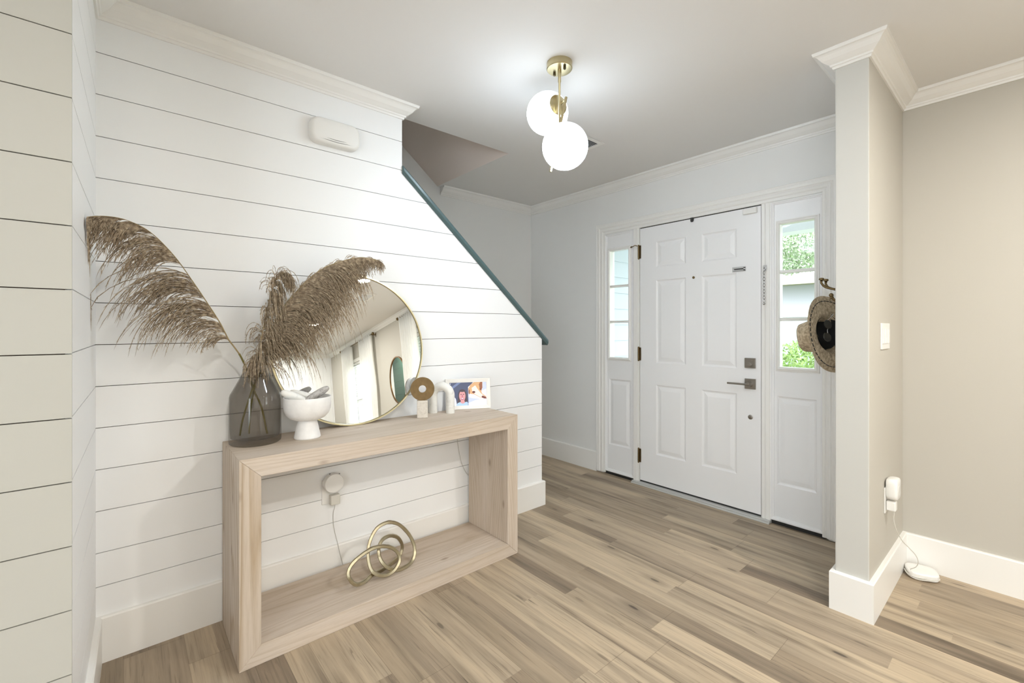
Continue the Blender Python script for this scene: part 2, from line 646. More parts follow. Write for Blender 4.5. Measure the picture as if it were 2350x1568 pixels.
mb = MB()
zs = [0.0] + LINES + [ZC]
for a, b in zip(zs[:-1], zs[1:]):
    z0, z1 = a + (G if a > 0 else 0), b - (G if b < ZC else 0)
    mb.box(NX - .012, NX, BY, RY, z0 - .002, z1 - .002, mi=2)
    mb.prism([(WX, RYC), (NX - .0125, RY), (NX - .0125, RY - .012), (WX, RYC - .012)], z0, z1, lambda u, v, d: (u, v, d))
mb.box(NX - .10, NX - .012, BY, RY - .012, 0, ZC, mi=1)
mb.box(WX - .01, NX - .013, RY - .10, RY - .012, 0, ZC, mi=1)
struct(mb.build('wall_left_near', [M_SHIP, M_GAP, M_SHIP_BALANCED]), 'white horizontal board wall nearest the camera')

# front wall with its openings
DC = -1.571
HOLES = [(DC - .80, DC + .80, 0, 2.005), (0.60, 1.80, 0.55, 1.98), (3.50, 4.75, 0.55, 1.98)]
mb = MB()
xs = sorted({FX - .1, EX + .1, (SX0 + SX1) / 2} | {h[0] for h in HOLES} | {h[1] for h in HOLES})
zs = sorted({0, ZC} | {h[2] for h in HOLES} | {h[3] for h in HOLES})
for x0, x1 in zip(xs[:-1], xs[1:]):
    for z0, z1 in zip(zs[:-1], zs[1:]):
        cx, cz = (x0 + x1) / 2, (z0 + z1) / 2
        if any(h[0] < cx < h[1] and h[2] < cz < h[3] for h in HOLES):
            continue
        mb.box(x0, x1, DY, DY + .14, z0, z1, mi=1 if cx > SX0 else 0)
struct(mb.build('wall_front', [M_GREIGE, M_GREIGE_BALANCED]), 'greige wall around the front door')
mb = MB(); mb.box(FX - .1, FX, BY, DY, 0, 4.95)
struct(mb.build('wall_stair_side', M_GREIGE), 'grey wall on the far side of the stairs')
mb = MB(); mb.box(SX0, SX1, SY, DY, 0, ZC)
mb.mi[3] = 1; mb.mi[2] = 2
struct(mb.build('wall_stub', [M_GREIGE, M_GREIGE_BALANCED, mat('wall_end_light_balanced', (0.56, 0.555, 0.52), 0.6, spec=.3)], bevel=.004), 'short wall end beside the front door')  # one wall, faces toned apart to balance the light on them

mb = MB()      # far end wall of the living room, vertical boards
k = BY
while k < DY:
    mb.box(EX, EX + .012, k + .001, min(DY, k + .149) - .001, 0, ZC)
    k += .149
mb.box(EX + .012, EX + .1, BY, DY, 0, ZC, mi=1)
struct(mb.build('wall_right', [M_SHIP, mat('board_groove', (0.35, 0.32, 0.27), 0.8)]))
mb = MB()      # back wall: painted, then dark green boards
BWX0, BWX1, BWZ0, BWZ1 = -.05, 2.10, .05, 2.20      # unseen glazed door, added to bring daylight to the foyer
for a in ((NX - .1, BWX0, 0, ZC), (BWX1, 2.2, 0, ZC), (BWX0, BWX1, 0, BWZ0), (BWX0, BWX1, BWZ1, ZC)):
    mb.box(a[0], a[1], BY - .1, BY, a[2], a[3], mi=1)
zz = 0.0
while zz < ZC:
    mb.box(2.2, EX, BY - .012, BY + .0, zz + .0015, min(ZC, zz + .151) - .0015)
    zz += .151
mb.box(2.2, EX, BY - .1, BY - .012, 0, ZC, mi=2)
struct(mb.build('wall_back', [M_GREEN, M_GREIGE, M_BLACK]))
mb = MB()
for a in ((BWX0 + .001, BWX0 + .07, BWZ0, BWZ1), (BWX1 - .07, BWX1 - .001, BWZ0, BWZ1), (BWX0 + .07, BWX1 - .07, BWZ0, BWZ0 + .08),
          (BWX0 + .07, BWX1 - .07, BWZ1 - .08, BWZ1), (.995, 1.055, BWZ0 + .08, BWZ1 - .08)):
    mb.box(a[0], a[1], BY - .08, BY - .03, a[2], a[3])
w5 = struct(mb.build('added_garden_door', M_TRIM))  # frame of the added daylight door
mb = MB(); mb.box(BWX0 + .07, BWX1 - .07, BY - .057, BY - .053, BWZ0 + .08, BWZ1 - .08); mb.build('pane', M_PANE, w5)
mb = MB()      # projecting green board wall at the far end
zz = 0.0
while zz < ZC:
    mb.box(5.30, EX, .20, 1.60, zz + .0015, min(ZC, zz + .151) - .0015)
    zz += .151
mb.box(5.31, EX, .21, 1.59, 0, ZC, mi=1)
struct(mb.build('wall_right_breast', [M_GREEN, M_BLACK]))

# stairs (treads climb away from the front door)
mb = MB()
ny = 13
for i in range(ny):
    y1 = 2.02 - i * .222
    mb.box(FX, WX - .12, max(BY, y1 - .222), y1, 0 if i == 0 else i * .185 - .02, (i + 1) * .185, mi=0)
struct(mb.build('stairs', [M_GREIGE]))

# crown moulding
CP = [(0, -.070), (.007, -.070), (.010, -.061), (.015, -.059), (.017, -.052), (.024, -.048), (.040, -.036),
      (.052, -.020), (.058, -.015), (.066, -.013), (.069, -.004), (.069, 0), (0, 0)]
mb = MB()
sweep(mb, [(WX - .12, 1.123, ZC), (WX, 1.123, ZC), (WX, RYC, ZC), (NX, RY, ZC), (NX, BY, ZC)], CP, (0, 0, 1))
struct(mb.build('trim_1', M_TRIM), 'white crown moulding over the white board wall')
mb = MB()
sweep(mb, [(EX, DY, ZC), (SX1, DY, ZC), (SX1, SY, ZC), (SX0, SY, ZC), (SX0, DY, ZC), (FX, DY, ZC), (FX, 2.0, ZC)], CP, (0, 0, 1))
struct(mb.build('trim_2', M_TRIM), 'white crown moulding over the front wall')
mb = MB()
sweep(mb, [(2.2, BY, ZC), (EX, BY, ZC), (EX, DY, ZC)], CP, (0, 0, 1))
struct(mb.build('trim_3', M_TRIM))

# baseboards
BP = [(0, 0), (.018, 0), (.018, .160), (.014, .165), (0, .165)]
mb = MB()
sweep(mb, [(WX - .12, END_Y, 0), (WX, END_Y, 0), (WX, RYC, 0), (NX, RY, 0), (NX, BY, 0)], BP, (0, 0, 1))
struct(mb.build('baseboard_left', M_TRIM), 'tall white baseboard under the white board wall')
mb = MB()
sweep(mb, [(EX, DY, 0), (SX1, DY, 0), (SX1, SY, 0), (SX0, SY, 0), (SX0, DY, 0), (DC + .866, DY, 0)], BP, (0, 0, 1))
struct(mb.build('baseboard_right', M_TRIM), 'tall white baseboard around the wall end')
mb = MB()
sweep(mb, [(DC - .862, DY, 0), (FX, DY, 0), (FX, 2.03, 0)], BP, (0, 0, 1))
struct(mb.build('baseboard_front', M_TRIM), 'white baseboard left of the front door')
mb = MB()
sweep(mb, [(NX, BY, 0), (EX, BY, 0), (EX, DY, 0)], BP, (0, 0, 1))
struct(mb.build('baseboard_back', M_TRIM))

# sloping teal rail cap on the stair wall
mb = MB()
sl = math.atan(0.8628)
cy, sy_ = math.cos(sl), math.sin(sl)
y_a, z_a = 1.123, 2.022
Lr = (2.218 - y_a) / cy
capsec = [(WX - .132, .012), (WX - .132, .034), (WX + .012, .034), (WX + .017, .026), (WX + .017, .014), (WX + .008, .002), (WX - .128, .002)]
ringsL = []
for yy in (1.1235, 2.222):
    zb = 2.047 - (yy - 1.123) * 0.8628 - .006
    ringsL.append([(x, yy, zb + v / cy) for x, v in capsec])
mb.rings(ringsL)
tag(struct(mb.build('stair_rail_cap', M_TEAL, bevel=.002)), 'teal painted rail cap sloping down the white board wall', 'rail cap')
bpy.data.objects['stair_rail_cap']['kind'] = 'thing'


# ================================================================ FRONT DOOR
def slab(mb, x0, x1, z0, z1, y, th, panels=(), holes=(), mi=0):
    xs = sorted({x0, x1} | {p[0] for p in panels} | {p[1] for p in panels} | {p[0] for p in holes} | {p[1] for p in holes})
    zs = sorted({z0, z1} | {p[2] for p in panels} | {p[3] for p in panels} | {p[2] for p in holes} | {p[3] for p in holes})
    ins = lambda R, a, c: any(r[0] < a < r[1] and r[2] < c < r[3] for r in R)
    for a, b in zip(xs[:-1], xs[1:]):
        for c, d in zip(zs[:-1], zs[1:]):
            mx, mz = (a + b) / 2, (c + d) / 2
            if ins(holes, mx, mz):
                continue
            mb.face([(a, y + th, c), (a, y + th, d), (b, y + th, d), (b, y + th, c)], mi)
            if not ins(panels, mx, mz):
                mb.face([(a, y, c), (b, y, c), (b, y, d), (a, y, d)], mi)
    R = lambda r, i, dy: [(r[0] + i, y + dy, r[2] + i), (r[1] - i, y + dy, r[2] + i), (r[1] - i, y + dy, r[3] - i), (r[0] + i, y + dy, r[3] - i)]
    for p in panels:
        st = [(0, 0), (.004, .0035), (.009, .007), (.015, .008), (.040, .0015), (.044, .001)]
        for (i0, d0), (i1, d1) in zip(st[:-1], st[1:]):
            A, B = R(p, i0, d0), R(p, i1, d1)
            for k in range(4):
                mb.face([A[k], A[(k + 1) % 4], B[(k + 1) % 4], B[k]], mi)
        mb.face(R(p, st[-1][0], st[-1][1]), mi)
    for p in list(holes) + [(x0, x1, z0, z1)]:
        A, B = R(p, 0, 0), R(p, 0, th)
        for k in range(4):
            mb.face([A[k], A[(k + 1) % 4], B[(k + 1) % 4], B[k]], mi)


DFY = 3.046
mb = MB()
DX0, DX1 = -2.013, -1.129
cols = [(-1.872, -1.634), (-1.516, -1.280)]
rows = [(.255, .785), (.950, 1.578), (1.678, 1.870)]
slab(mb, DX0 + .002, DX1 - .002,   .032, 1.9905, DFY, .044, panels=[(c[0], c[1], r[0], r[1]) for c in cols for r in rows])
door = struct(mb.build('door_1', M_DOOR), 'white six-panel front door')

hx, hz = -1.193, .856       # lever
mb = MB()
mb.box(hx - .033, hx + .033, DFY - .010, DFY, hz - .033, hz + .033)
mb.lathe([(.016, 0), (.016, .03), (.012, .034), (.012, .048)], (hx, DFY - .008, hz), (0, -1, 0), 24)
mb.tube([(hx + .010, DFY - .052, hz), (hx - .05, DFY - .054, hz), (hx - .125, DFY - .052, hz - .001)], .0065, 12)
mb.build('door_handle', M_NICKEL, door, smooth=35, bevel=.0012)['label'] = 'nickel lever handle'
mb = MB()
dz = .990
mb.box(hx - .032, hx + .032, DFY - .014, DFY, dz - .032, dz + .032)
mb.lathe([(.012, 0), (.012, .016)], (hx, DFY - .012, dz - .012), (0, -1, 0), 20)
mb.box(hx - .022, hx + .014, DFY - .036, DFY - .026, dz - .018, dz - .007)
for sx in (-.014, .014):
    mb.lathe([(.0042, 0), (.0042, .003), (.002, .0035)], (hx + sx, DFY - .0135, dz + .012), (0, -1, 0), 12)
mb.build('deadbolt', M_NICKEL, door, smooth=35, bevel=.0012)['label'] = 'square nickel deadbolt'
mb = MB(); mb.lathe([(.009, 0), (.009, .003), (.004, .004), (.004, .001)], (-1.575, DFY, 1.573), (0, -1, 0), 20)
mb.build('peephole', M_BRASSD, door, smooth=35)
mb = MB(); mb.lathe([(.015, 0), (.015, .002), (.011, .004)], (hx, DFY, .642), (0, -1, 0), 24)
mb.build('bore_cover', M_NICKEL, door, smooth=35)
for z0, z1 in ((1.756, 1.862), (.962, 1.066), (.168, .277)):
    mb = MB()
    mb.tube([(DX0 - .006, DFY - .010, z0), (DX0 - .006, DFY - .010, z1)], .0065, 12)
    for q in (z0, z1):
        mb.ball((DX0 - .006, DFY - .010, q), .0055, 10, 6)
    for t in range(1, 5):
        q = z0 + (z1 - z0) * t / 5
        mb.lathe([(.0072, -.001), (.0072, .001)], (DX0 - .006, DFY - .010, q), (0, 0, 1), 12)
    mb.box(DX0 - .014, DX0 + .012, DFY - .006, DFY - .003, z0 + .002, z1 - .002)
    mb.build('hinge', M_BRASSD, door, smooth=40)
mb = MB()       # track of the chain lock
tx0, tx1, tz = -1.306, -1.222, 1.600
mb.box(tx0, tx1, DFY - .004, DFY, tz - .016, tz + .016)
mb.box(tx0 + .006, tx1 - .004, DFY - .014, DFY - .004, tz + .004, tz + .010)
mb.box(tx0 + .006, tx1 - .004, DFY - .014, DFY - .004, tz - .010, tz - .004)
mb.box(tx1 - .010, tx1 - .004, DFY - .014, DFY - .004, tz - .010, tz + .010)
mb.box(tx0 + .012, tx1 - .012, DFY - .0045, DFY - .004, tz - .003, tz + .003, mi=1)
mb.build('chain_track', [M_CHROME, M_BLACK], door, bevel=.001)
mb = MB()       # black hook hanging over the top edge of the door
mb.tube([(-1.583, DFY - .006, 1.992), (-1.583, DFY - .010, 1.975), (-1.583, DFY - .008, 1.966)], [.011, .011, .007], 12)
mb.box(-1.592, -1.574, DFY - .014, DFY + .0, 1.975, 1.996)
mb.build('door_hook', M_BLACK, door, smooth=40)['label'] = 'black hook over the top edge'
mb = MB()       # alarm contact
mb.box(-1.235, -1.150, DFY - .020, DFY, 1.948, 1.984)
mb.build('door_sensor', M_PLASTIC, door, bevel=.004)['label'] = 'white plastic alarm sensor'
mb = MB(); mb.box(DX0, DX1, DFY + .004, DFY + .03, .012, .031)
mb.build('door_sweep', M_BLACK, door)

# threshold, posts and casing
mb = MB()
mb.box(DC - .50, DC + .50, DFY - .040, DFY + .10, 0.0, .012)
mb.box(DC - .50, DC + .50, DFY - .030, DFY + .05, .012, .020)
struct(mb.build('trim_4', mat('door_threshold_metal', (0.55, 0.55, 0.53), 0.4), bevel=.003), 'pale metal threshold under the front door')
mb = MB()
for sgn in (-1, 1):
    a = DC + sgn * .444
    b = DC + sgn * .498
    x0, x1 = min(a, b), max(a, b)
    mb.box(x0, x1, DY - .010, DY + .12, .010, 2.0)
    w = x1 - x0
    if sgn > 0:
        mb.box(x0 + .006, x0 + .024, DY - .016, DY - .010, .012, 1.995)
        mb.box(x0 + .030, x1 - .004, DY - .014, DY - .010, .012, 1.995)
    else:
        mb.box(x0 + .004, x1 - .020, DY - .014, DY - .010, .012, 1.995)
mb.box(DC - .80, DC + .80, DY - .004, DY + .12, 1.998, 2.012)
mb.box(DC - .798, DC - .775, DY - .004, DY + .12, .02, 2.0)
mb.box(DC + .775, DC + .798, DY - .004, DY + .12, .02, 2.0)
# thin stops around the door in the dark gap
struct(mb.build('trim_5', M_TRIM, bevel=.0025), 'white posts between the door and its sidelights')
mb = MB()
KP = [(0, 0), (0, .011), (.006, .013), (.014, .013), (.016, .010), (.020, .010), (.026, .017), (.034, .019), (.042, .017), (.046, .013),
      (.050, .013), (.056, .020), (.066, .022), (.074, .021), (.076, .017), (.080, .017), (.085, .020), (.087, .018), (.087, 0)]
KP = [(u, v) for u, v in KP]
sweep(mb, [(DC - .772, DY, .012), (DC - .772, DY, 1.997), (DC + .772, DY, 1.997), (DC + .772, DY, .012)], KP, (0, -1, 0))
struct(mb.build('trim_6', M_TRIM), 'fluted white casing around the front door')
mb = MB()       # black strips painting the gap shade under the sidelights and round the door
mb.box(DC - .78, DC - .46, DY + .004, DY + .1, 0.0, .024)
mb.box(DC + .46, DC + .78, DY + .004, DY + .1, 0.0, .024)
mb.box(DX0 - .012, DX1 + .012, DFY + .008, DFY + .10, 1.985, 1.9975)
mb.box(DX1 - .003, DX1 + .002, DFY + .010, DFY + .05, .03, 2.0)
mb.box(DX0 - .002, DX0 + .003, DFY + .010, DFY + .05, .03, 2.0)
struct(mb.build('door_gap_shade', M_BLACK))

for sgn, nm, lb in ((-1, 'window_1', 'narrow sidelight window left of the front door'), (1, 'window_2', 'narrow sidelight window right of the front door')):
    q = lambda d0, d1: (min(DC + sgn * d0, DC + sgn * d1), max(DC + sgn * d0, DC + sgn * d1))
    x0, x1 = q(.498, .778)
    g0, g1 = q(.549, .731)
    p0, p1 = q(.532, .742)
    mb = MB()
    slab(mb, x0, x1, .022, 1.997, DFY + .006, .044, panels=[(p0, p1, .250, .795)], holes=[(g0 - .004, g1 + .004, .972, 1.856)])
    # quarter-round stop round the whole slab
    fr = [(x0, DFY + .006, .030), (x1, DFY + .006, .030), (x1, DFY + .006, 1.995), (x0, DFY + .006, 1.995)]
    sweep(mb, fr, [(0, 0), (0, .014), (.006, .013), (.010, .008), (.016, .006), (.018, 0)], (0, -1, 0), closed=True)
    w = struct(mb.build(nm, M_DOOR), lb)
    mb = MB()
    fr = [(g0, DFY + .006, .976), (g1, DFY + .006, .976), (g1, DFY + .006, 1.852), (g0, DFY + .006, 1.852)]
    sweep(mb, fr, [(0, -.040), (0, .006), (-.006, .013), (-.012, .014), (-.020, .008), (-.024, .008), (-.026, 0), (-.004, -.001), (-.004, -.040)],
          (0, -1, 0), closed=True)
    mb.build('window_frame', M_TRIM, w)
    for z in (1.268, 1.560):
        m2 = MB()
        m2.prism([(z - .010, DFY + .012), (z - .006, DFY + .002), (z + .006, DFY + .002), (z + .010, DFY + .012), (z + .010, DFY + .040), (z - .010, DFY + .040)],
                 g0 + .0005, g1 - .0005, lambda u, v, d: (d, v, u))
        m2.build('glazing_bar', M_TRIM, w)
    for z0, z1 in ((.9765, 1.258), (1.278, 1.550), (1.570, 1.8515)):
        m2 = MB(); m2.box(g0 + .001, g1 - .001, DFY + .022, DFY + .026, z0, z1)
        m2.build('pane', M_PANE, w)

# door chain hanging on the post
t = thing('door_chain', 'chrome security chain hanging from the post right of the door', 'door chain', (-1.103, DY - .016, 1.362))
mb = MB(); mb.box(-1.112, -1.092, DY - .020, DY - .016, 1.575, 1.608); mb.lathe([(.006, 0), (.006, .008)], (-1.102, DY - .020, 1.590), (0, -1, 0), 12)
mb.build('mounting_plate', M_CHROME, t)
mb = MB()
for i in range(11):
    z = 1.580 - i * .0195
    c = Vector((-1.103, DY - .030, z))
    pts = []
    for k in range(12):
        a = 2 * PI * k / 12
        u = math.cos(a) * .0058; v = math.sin(a) * .0125
        pts.append(c + (Vector((u, 0, v)) if i % 2 else Vector((u * .5, u * .86, v))))
    mb.tube(pts, .0017, 6, closed=True)
mb.build('chain', M_CHROME, t, smooth=60)
mb = MB(); mb.tube([(-1.103, DY - .030, 1.372), (-1.103, DY - .030, 1.358)], .003, 8); mb.ball((-1.103, DY - .030, 1.366), .008, 12, 8)
mb.build('end_knob', M_CHROME, t, smooth=50)

# flip guard at the upper hinge
mb = MB()
mb.tube(smooth_path([(-2.026, DY - .020, 1.856), (-2.040, DY - .030, 1.862), (-2.052, DY - .036, 1.856), (-2.066, DY - .038, 1.852)], 4), .0032, 8)
mb.tube([(-2.060, DY - .038, 1.853), (-2.068, DY - .038, 1.852), (-2.082, DY - .038, 1.850)], [.004, .007, .001], 10)
mb.build('door_stop', M_BRASSD, door, smooth=50)['label'] = 'small brass hinge-pin stop'

# living room windows with blinds, curtains and rods (seen in the mirror)
for n, (wx0, wx1, cu) in enumerate(((.60, 1.80, ((.34, .86), (1.50, 2.02))), (3.50, 4.75, ((3.26, 3.90), (4.34, 4.96))))):
    mb = MB()
    sweep(mb, [(wx0, DY, .55), (wx1, DY, .55), (wx1, DY, 1.98), (wx0, DY, 1.98)], [(0, -.1), (0, .012), (-.06, .016), (-.06, 0), (-.001, 0), (-.001, -.1)], (0, -1, 0), closed=True)
    mb.box(wx0 - .08, wx1 + .08, DY - .05, DY, .53, .55)
    w = struct(mb.build('window_%d' % (n + 3), M_TRIM))
    m2 = MB()
    m2.box(wx0, wx1, DY + .05, DY + .08, 1.24, 1.29)
    m2.box(wx0, wx0 + .04, DY + .05, DY + .08, .55, 1.98); m2.box(wx1 - .04, wx1, DY + .05, DY + .08, .55, 1.98)
    m2.box(wx0, wx1, DY + .05, DY + .08, .55, .60); m2.box(wx0, wx1, DY + .05, DY + .08, 1.93, 1.98)
    m2.build('window_frame', M_TRIM, w)
    m2 = MB(); m2.box(wx0 + .04, wx1 - .04, DY + .063, DY + .067, .60, 1.93)
    m2.build('pane', M_PANE, w)
    b = thing('window_blind', 'white slatted blind half lowered in the %s curtained window' % ('nearer' if n == 0 else 'farther'), 'blind', ((wx0 + wx1) / 2, DY + .03, 1.15))
    m2 = MB()
    z = 1.18
    while z < 1.93:
        M = Matrix.Translation((0, DY + .030, z)) @ Matrix.Rotation(math.radians(28), 4, 'X')
        m2.box(wx0 + .01, wx1 - .01, -.024, .024, -.0012, .0012, M=M)
        z += .044
    o = m2.build('slat', M_PLASTIC, b)
    o['kind'] = 'stuff'
    m2 = MB(); m2.box(wx0 + .005, wx1 - .005, DY + .005, DY + .055, 1.93, 1.978); m2.build('head_rail', M_PLASTIC, b)
    m2 = MB(); m2.box(wx0 + .01, wx1 - .01, DY + .006, DY + .054, 1.13, 1.15); m2.build('bottom_rail', M_PLASTIC, b)
    rx0, rx1 = cu[0][0] - .08, cu[1][1] + .08
    r = thing('curtain_rod', 'brass curtain rod above the %s window' % ('nearer' if n == 0 else 'farther'), 'curtain rod', ((rx0 + rx1) / 2, DY - .07, 2.30))
    m2 = MB(); m2.tube([(rx0, DY - .07, 2.30), (rx1, DY - .07, 2.30)], .010, 12); m2.build('pole', M_BRASSD, r, smooth=40)
    for q in (rx0, rx1):
        m2 = MB(); m2.ball((q, DY - .07, 2.30), .024, 14, 8); m2.build('finial', M_BRASSD, r, smooth=40)
    for q in (rx0 + .05, rx1 - .05):
        m2 = MB(); m2.box(q - .006, q + .006, DY - .075, DY, 2.278, 2.290); m2.box(q - .012, q + .012, DY - .004, DY, 2.25, 2.32); m2.build('bracket', M_BRASSD, r)
    for ci, (a, c) in enumerate(cu):
        m2 = MB()
        nn, mz = 64, 10
        R = []
        for j in range(mz + 1):
            z = .02 + (2.315 - .02) * j / mz
            fl = 1 + .10 * (1 - j / mz) * math.sin(j * 1.3 + ci)
            row = []
            for i in range(nn + 1):
                u = i / nn
                x = (a + c) / 2 + (u - .5) * (c - a) * fl
                y = DY - .072 + .026 * math.sin(u * 2 * PI * 7 + .6 * math.sin(j * .5)) + .004 * math.sin(u * 50 + j)
                row.append((x, y, z))
            R.append(row)
        base = len(m2.v)
        for row in R:
            m2.v += row
        for j in range(mz):
            for i in range(nn):
                k0 = base + j * (nn + 1) + i
                m2.f.append((k0, k0 + 1, k0 + nn + 2, k0 + nn + 1)); m2.mi.append(0)
        o = m2.build('curtain', M_CURT, None, smooth=80)
        sd = o.modifiers.new('thick', 'SOLIDIFY'); sd.thickness = .0012
        tag(o, 'sheer white curtain, %s panel of the %s window' % ('door-side' if ci == 0 else 'far-side', 'nearer' if n == 0 else 'farther'), 'curtain', 'sheer curtains in the living room')

# oval wall mirror in the living room
t = thing('oval_mirror', 'small oval wall mirror between the curtained windows', 'mirror', (2.42, DY - .02, 1.02))
mb = MB()
R = []
for k in range(64):
    a = 2 * PI * k / 64
    c, s = math.cos(a), math.sin(a)
    R.append([(2.42 + .325 * c, DY - .001, 1.385 + .375 * s), (2.42 + .325 * c, DY - .024, 1.385 + .375 * s), (2.42 + .309 * c, DY - .024, 1.385 + .359 * s), (2.42 + .309 * c, DY - .001, 1.385 + .359 * s)])
mb.rings(R, closed=True); mb.build('frame', mat('bronze_frame', sr(130, 98, 62), .35, metal=1), t, smooth=40)
mb = MB(); mb.prism([(2.42 + .310 * math.cos(2 * PI * k / 64), 1.385 + .360 * math.sin(2 * PI * k / 64)) for k in range(64)], DY - .014, DY - .010, lambda u, v, d: (u, d, v))
mb.build('mirror_glass', M_MIRROR, t)


# vents
def vent(x0, x1, y0, y1, label):
    t = thing('ceiling_vent', label, 'vent', ((x0 + x1) / 2, (y0 + y1) / 2, ZC))
    mb = MB()
    z = ZC - .006
    for a in ((x0, x1, y0, y0 + .03), (x0, x1, y1 - .03, y1), (x0, x0 + .03, y0 + .03, y1 - .03), (x1 - .03, x1, y0 + .03, y1 - .03)):
        mb.box(*a, z, ZC)
    mb.build('frame', M_TRIM, t, bevel=.002)
    mb = MB(); mb.box(x0 + .03, x1 - .03, y0 + .03, y1 - .03, ZC - .0015, ZC - .0005)
    mb.build('duct_opening', mat('duct_grey', (.12, .12, .13), .7), t)
    mb = MB()
    x = x0 + .04
    while x < x1 - .03:
        M = Matrix.Translation((x, 0, ZC - .006)) @ Matrix.Rotation(math.radians(35), 4, 'Y')
        mb.box(-.007, .007, y0 + .03, y1 - .03, -.0006, .0006, M=M)
        x += .014
    o = mb.build('louver', mat('vent_louver', (.70, .71, .72), .4), t); o['kind'] = 'stuff'


vent(-2.05, -1.80, 2.06, 2.33, 'white ceiling vent partly hidden behind the lower glass globe')
vent(1.15, 1.50, 2.08, 2.30, 'white ceiling vent over the living room')
vent(4.22, 4.55, 2.08, 2.30, 'white ceiling vent at the far end of the living room')

for i, (rx, ry, rp) in enumerate(REC):
    t = thing('recessed_light', ('round recessed ceiling light', 'round recessed ceiling light over the living room')[0] +
              [' nearest the entry by the windows', ' between the window pairs', ' farthest by the windows', ' added unseen near the camera to light the stair wall', ' halfway along the back', ' at the far back corner'][i],
              'ceiling light', (rx, ry, ZC), 'recessed living room lights')
    mb = MB(); mb.lathe([(.067, 0), (.072, .008), (.092, .003), (.094, 0)], (rx, ry, ZC), (0, 0, -1), 40, caps=(False, False)); mb.build('trim_ring', M_TRIM, t, smooth=40)
    mb = MB(); mb.lathe([(.0, .001), (.066, .001), (.066, .003), (0, .003)], (rx, ry, ZC), (0, 0, -1), 40); mb.build('lens', M_LAMP, t)

# ================================================================ PENDANT
t = thing('ceiling_lamp', 'brass ceiling lamp with two lit white glass globes', 'ceiling light', (-1.391, 1.475, ZC))
cx, cy_ = -1.391, 1.475
mb = MB(); mb.lathe([(.0, 0), (.057, 0), (.0575, .027), (.055, .030), (.0, .030)], (cx, cy_, ZC), (0, 0, -1), 56)
can = mb.build('canopy', M_BRASS, t, smooth=40)
fwd = Vector((-.7587, .6514, 0)); rgt = Vector((.6514, .7587, 0))
for s, q in ((1, .012), (-1, -.012)):
    mb = MB()
    c = Vector((cx, cy_, ZC - .030)) + rgt * (.020 * s) - fwd * (.026 * s)
    mb.lathe([(.006, 0), (.0065, .008), (.005, .013), (.001, .015)], c, (0, 0, -1), 16)
    mb.build('cap_nut', mat('dark_nut', sr(92, 84, 66), .3, metal=1), can, smooth=40)
mb = MB()
mb.lathe([(.0085, .03), (.0085, .052), (.007, .056), (.007, .085), (.005, .088), (.005, .30)], (cx, cy_, ZC), (0, 0, -1), 20)
mb.build('stem', M_BRASS, t, smooth=40)
rt = Vector((-1.391, 1.475, 2.250)) + rgt * .030
rb = Vector((-1.391, 1.475, 1.915)) - rgt * .040
mb = MB(); mb.tube([rt, rb], .0062, 16); mb.build('cross_rod', M_BRASS, t, smooth=40)
for C, lab in (((-1.521, 1.529, 2.241), 'upper'), ((-1.326, 1.441, 2.000), 'lower')):
    C = Vector(C)
    tt = (C.z - rb.z) / (rt.z - rb.z)
    J = rb + (rt - rb) * tt
    d = (J - C); dist = d.length; d.normalize()
    mb = MB(); mb.ball(C, .0985, 48, 28)
    mb.build('glass_globe', M_GLOBE, t, smooth=60)['label'] = lab + ' white glass globe'
    mb = MB()
    mb.lathe([(.046, .0895), (.047, .0925), (.040, .097), (.014, .101), (.008, .104), (.006, max(.106, dist))], C, d, 40)
    mb.build('globe_fitter', M_BRASS, t, smooth=40)

# ================================================================ CONSOLE TABLE
Y0, Y1, X0, X1, H, TH = .300, 1.603, -2.178, -1.820, .747, .070
t = thing('console_table', 'whitewashed wooden waterfall console table against the white board wall', 'console table', ((X0 + X1) / 2, (Y0 + Y1) / 2, 0))
wy = wood_material('pale_pine_long', 1, 1.3, .35)
wz = wood_material('pale_pine_upright', 2, 4.1, .8)
wz2 = wood_material('pale_pine_upright_fine', 2, 9.7, .35)
wy2 = wood_material('pale_pine_shelf', 1, 6.2, .35)
to = lambda u, v, d: (d, u, v)
e = .0004
for nm, poly, m in (('top_board', [(Y0, H), (Y1, H), (Y1 - TH, H - TH), (Y0 + TH, H - TH)], wy),
                    ('bottom_board', [(Y0, 0), (Y0 + TH, TH), (Y1 - TH, TH), (Y1, 0)], wy2),
                    ('side_board', [(Y0, e), (Y0, H - e), (Y0 + TH, H - TH - e), (Y0 + TH, TH + e)], wz),
                    ('side_board', [(Y1, e), (Y1 - TH, TH + e), (Y1 - TH, H - TH - e), (Y1, H - e)], wz2)):
    mb = MB(); mb.prism(poly, X0, X1, to)
    mb.build(nm, m, t, bevel=.0012, bseg=1)

TOP = H
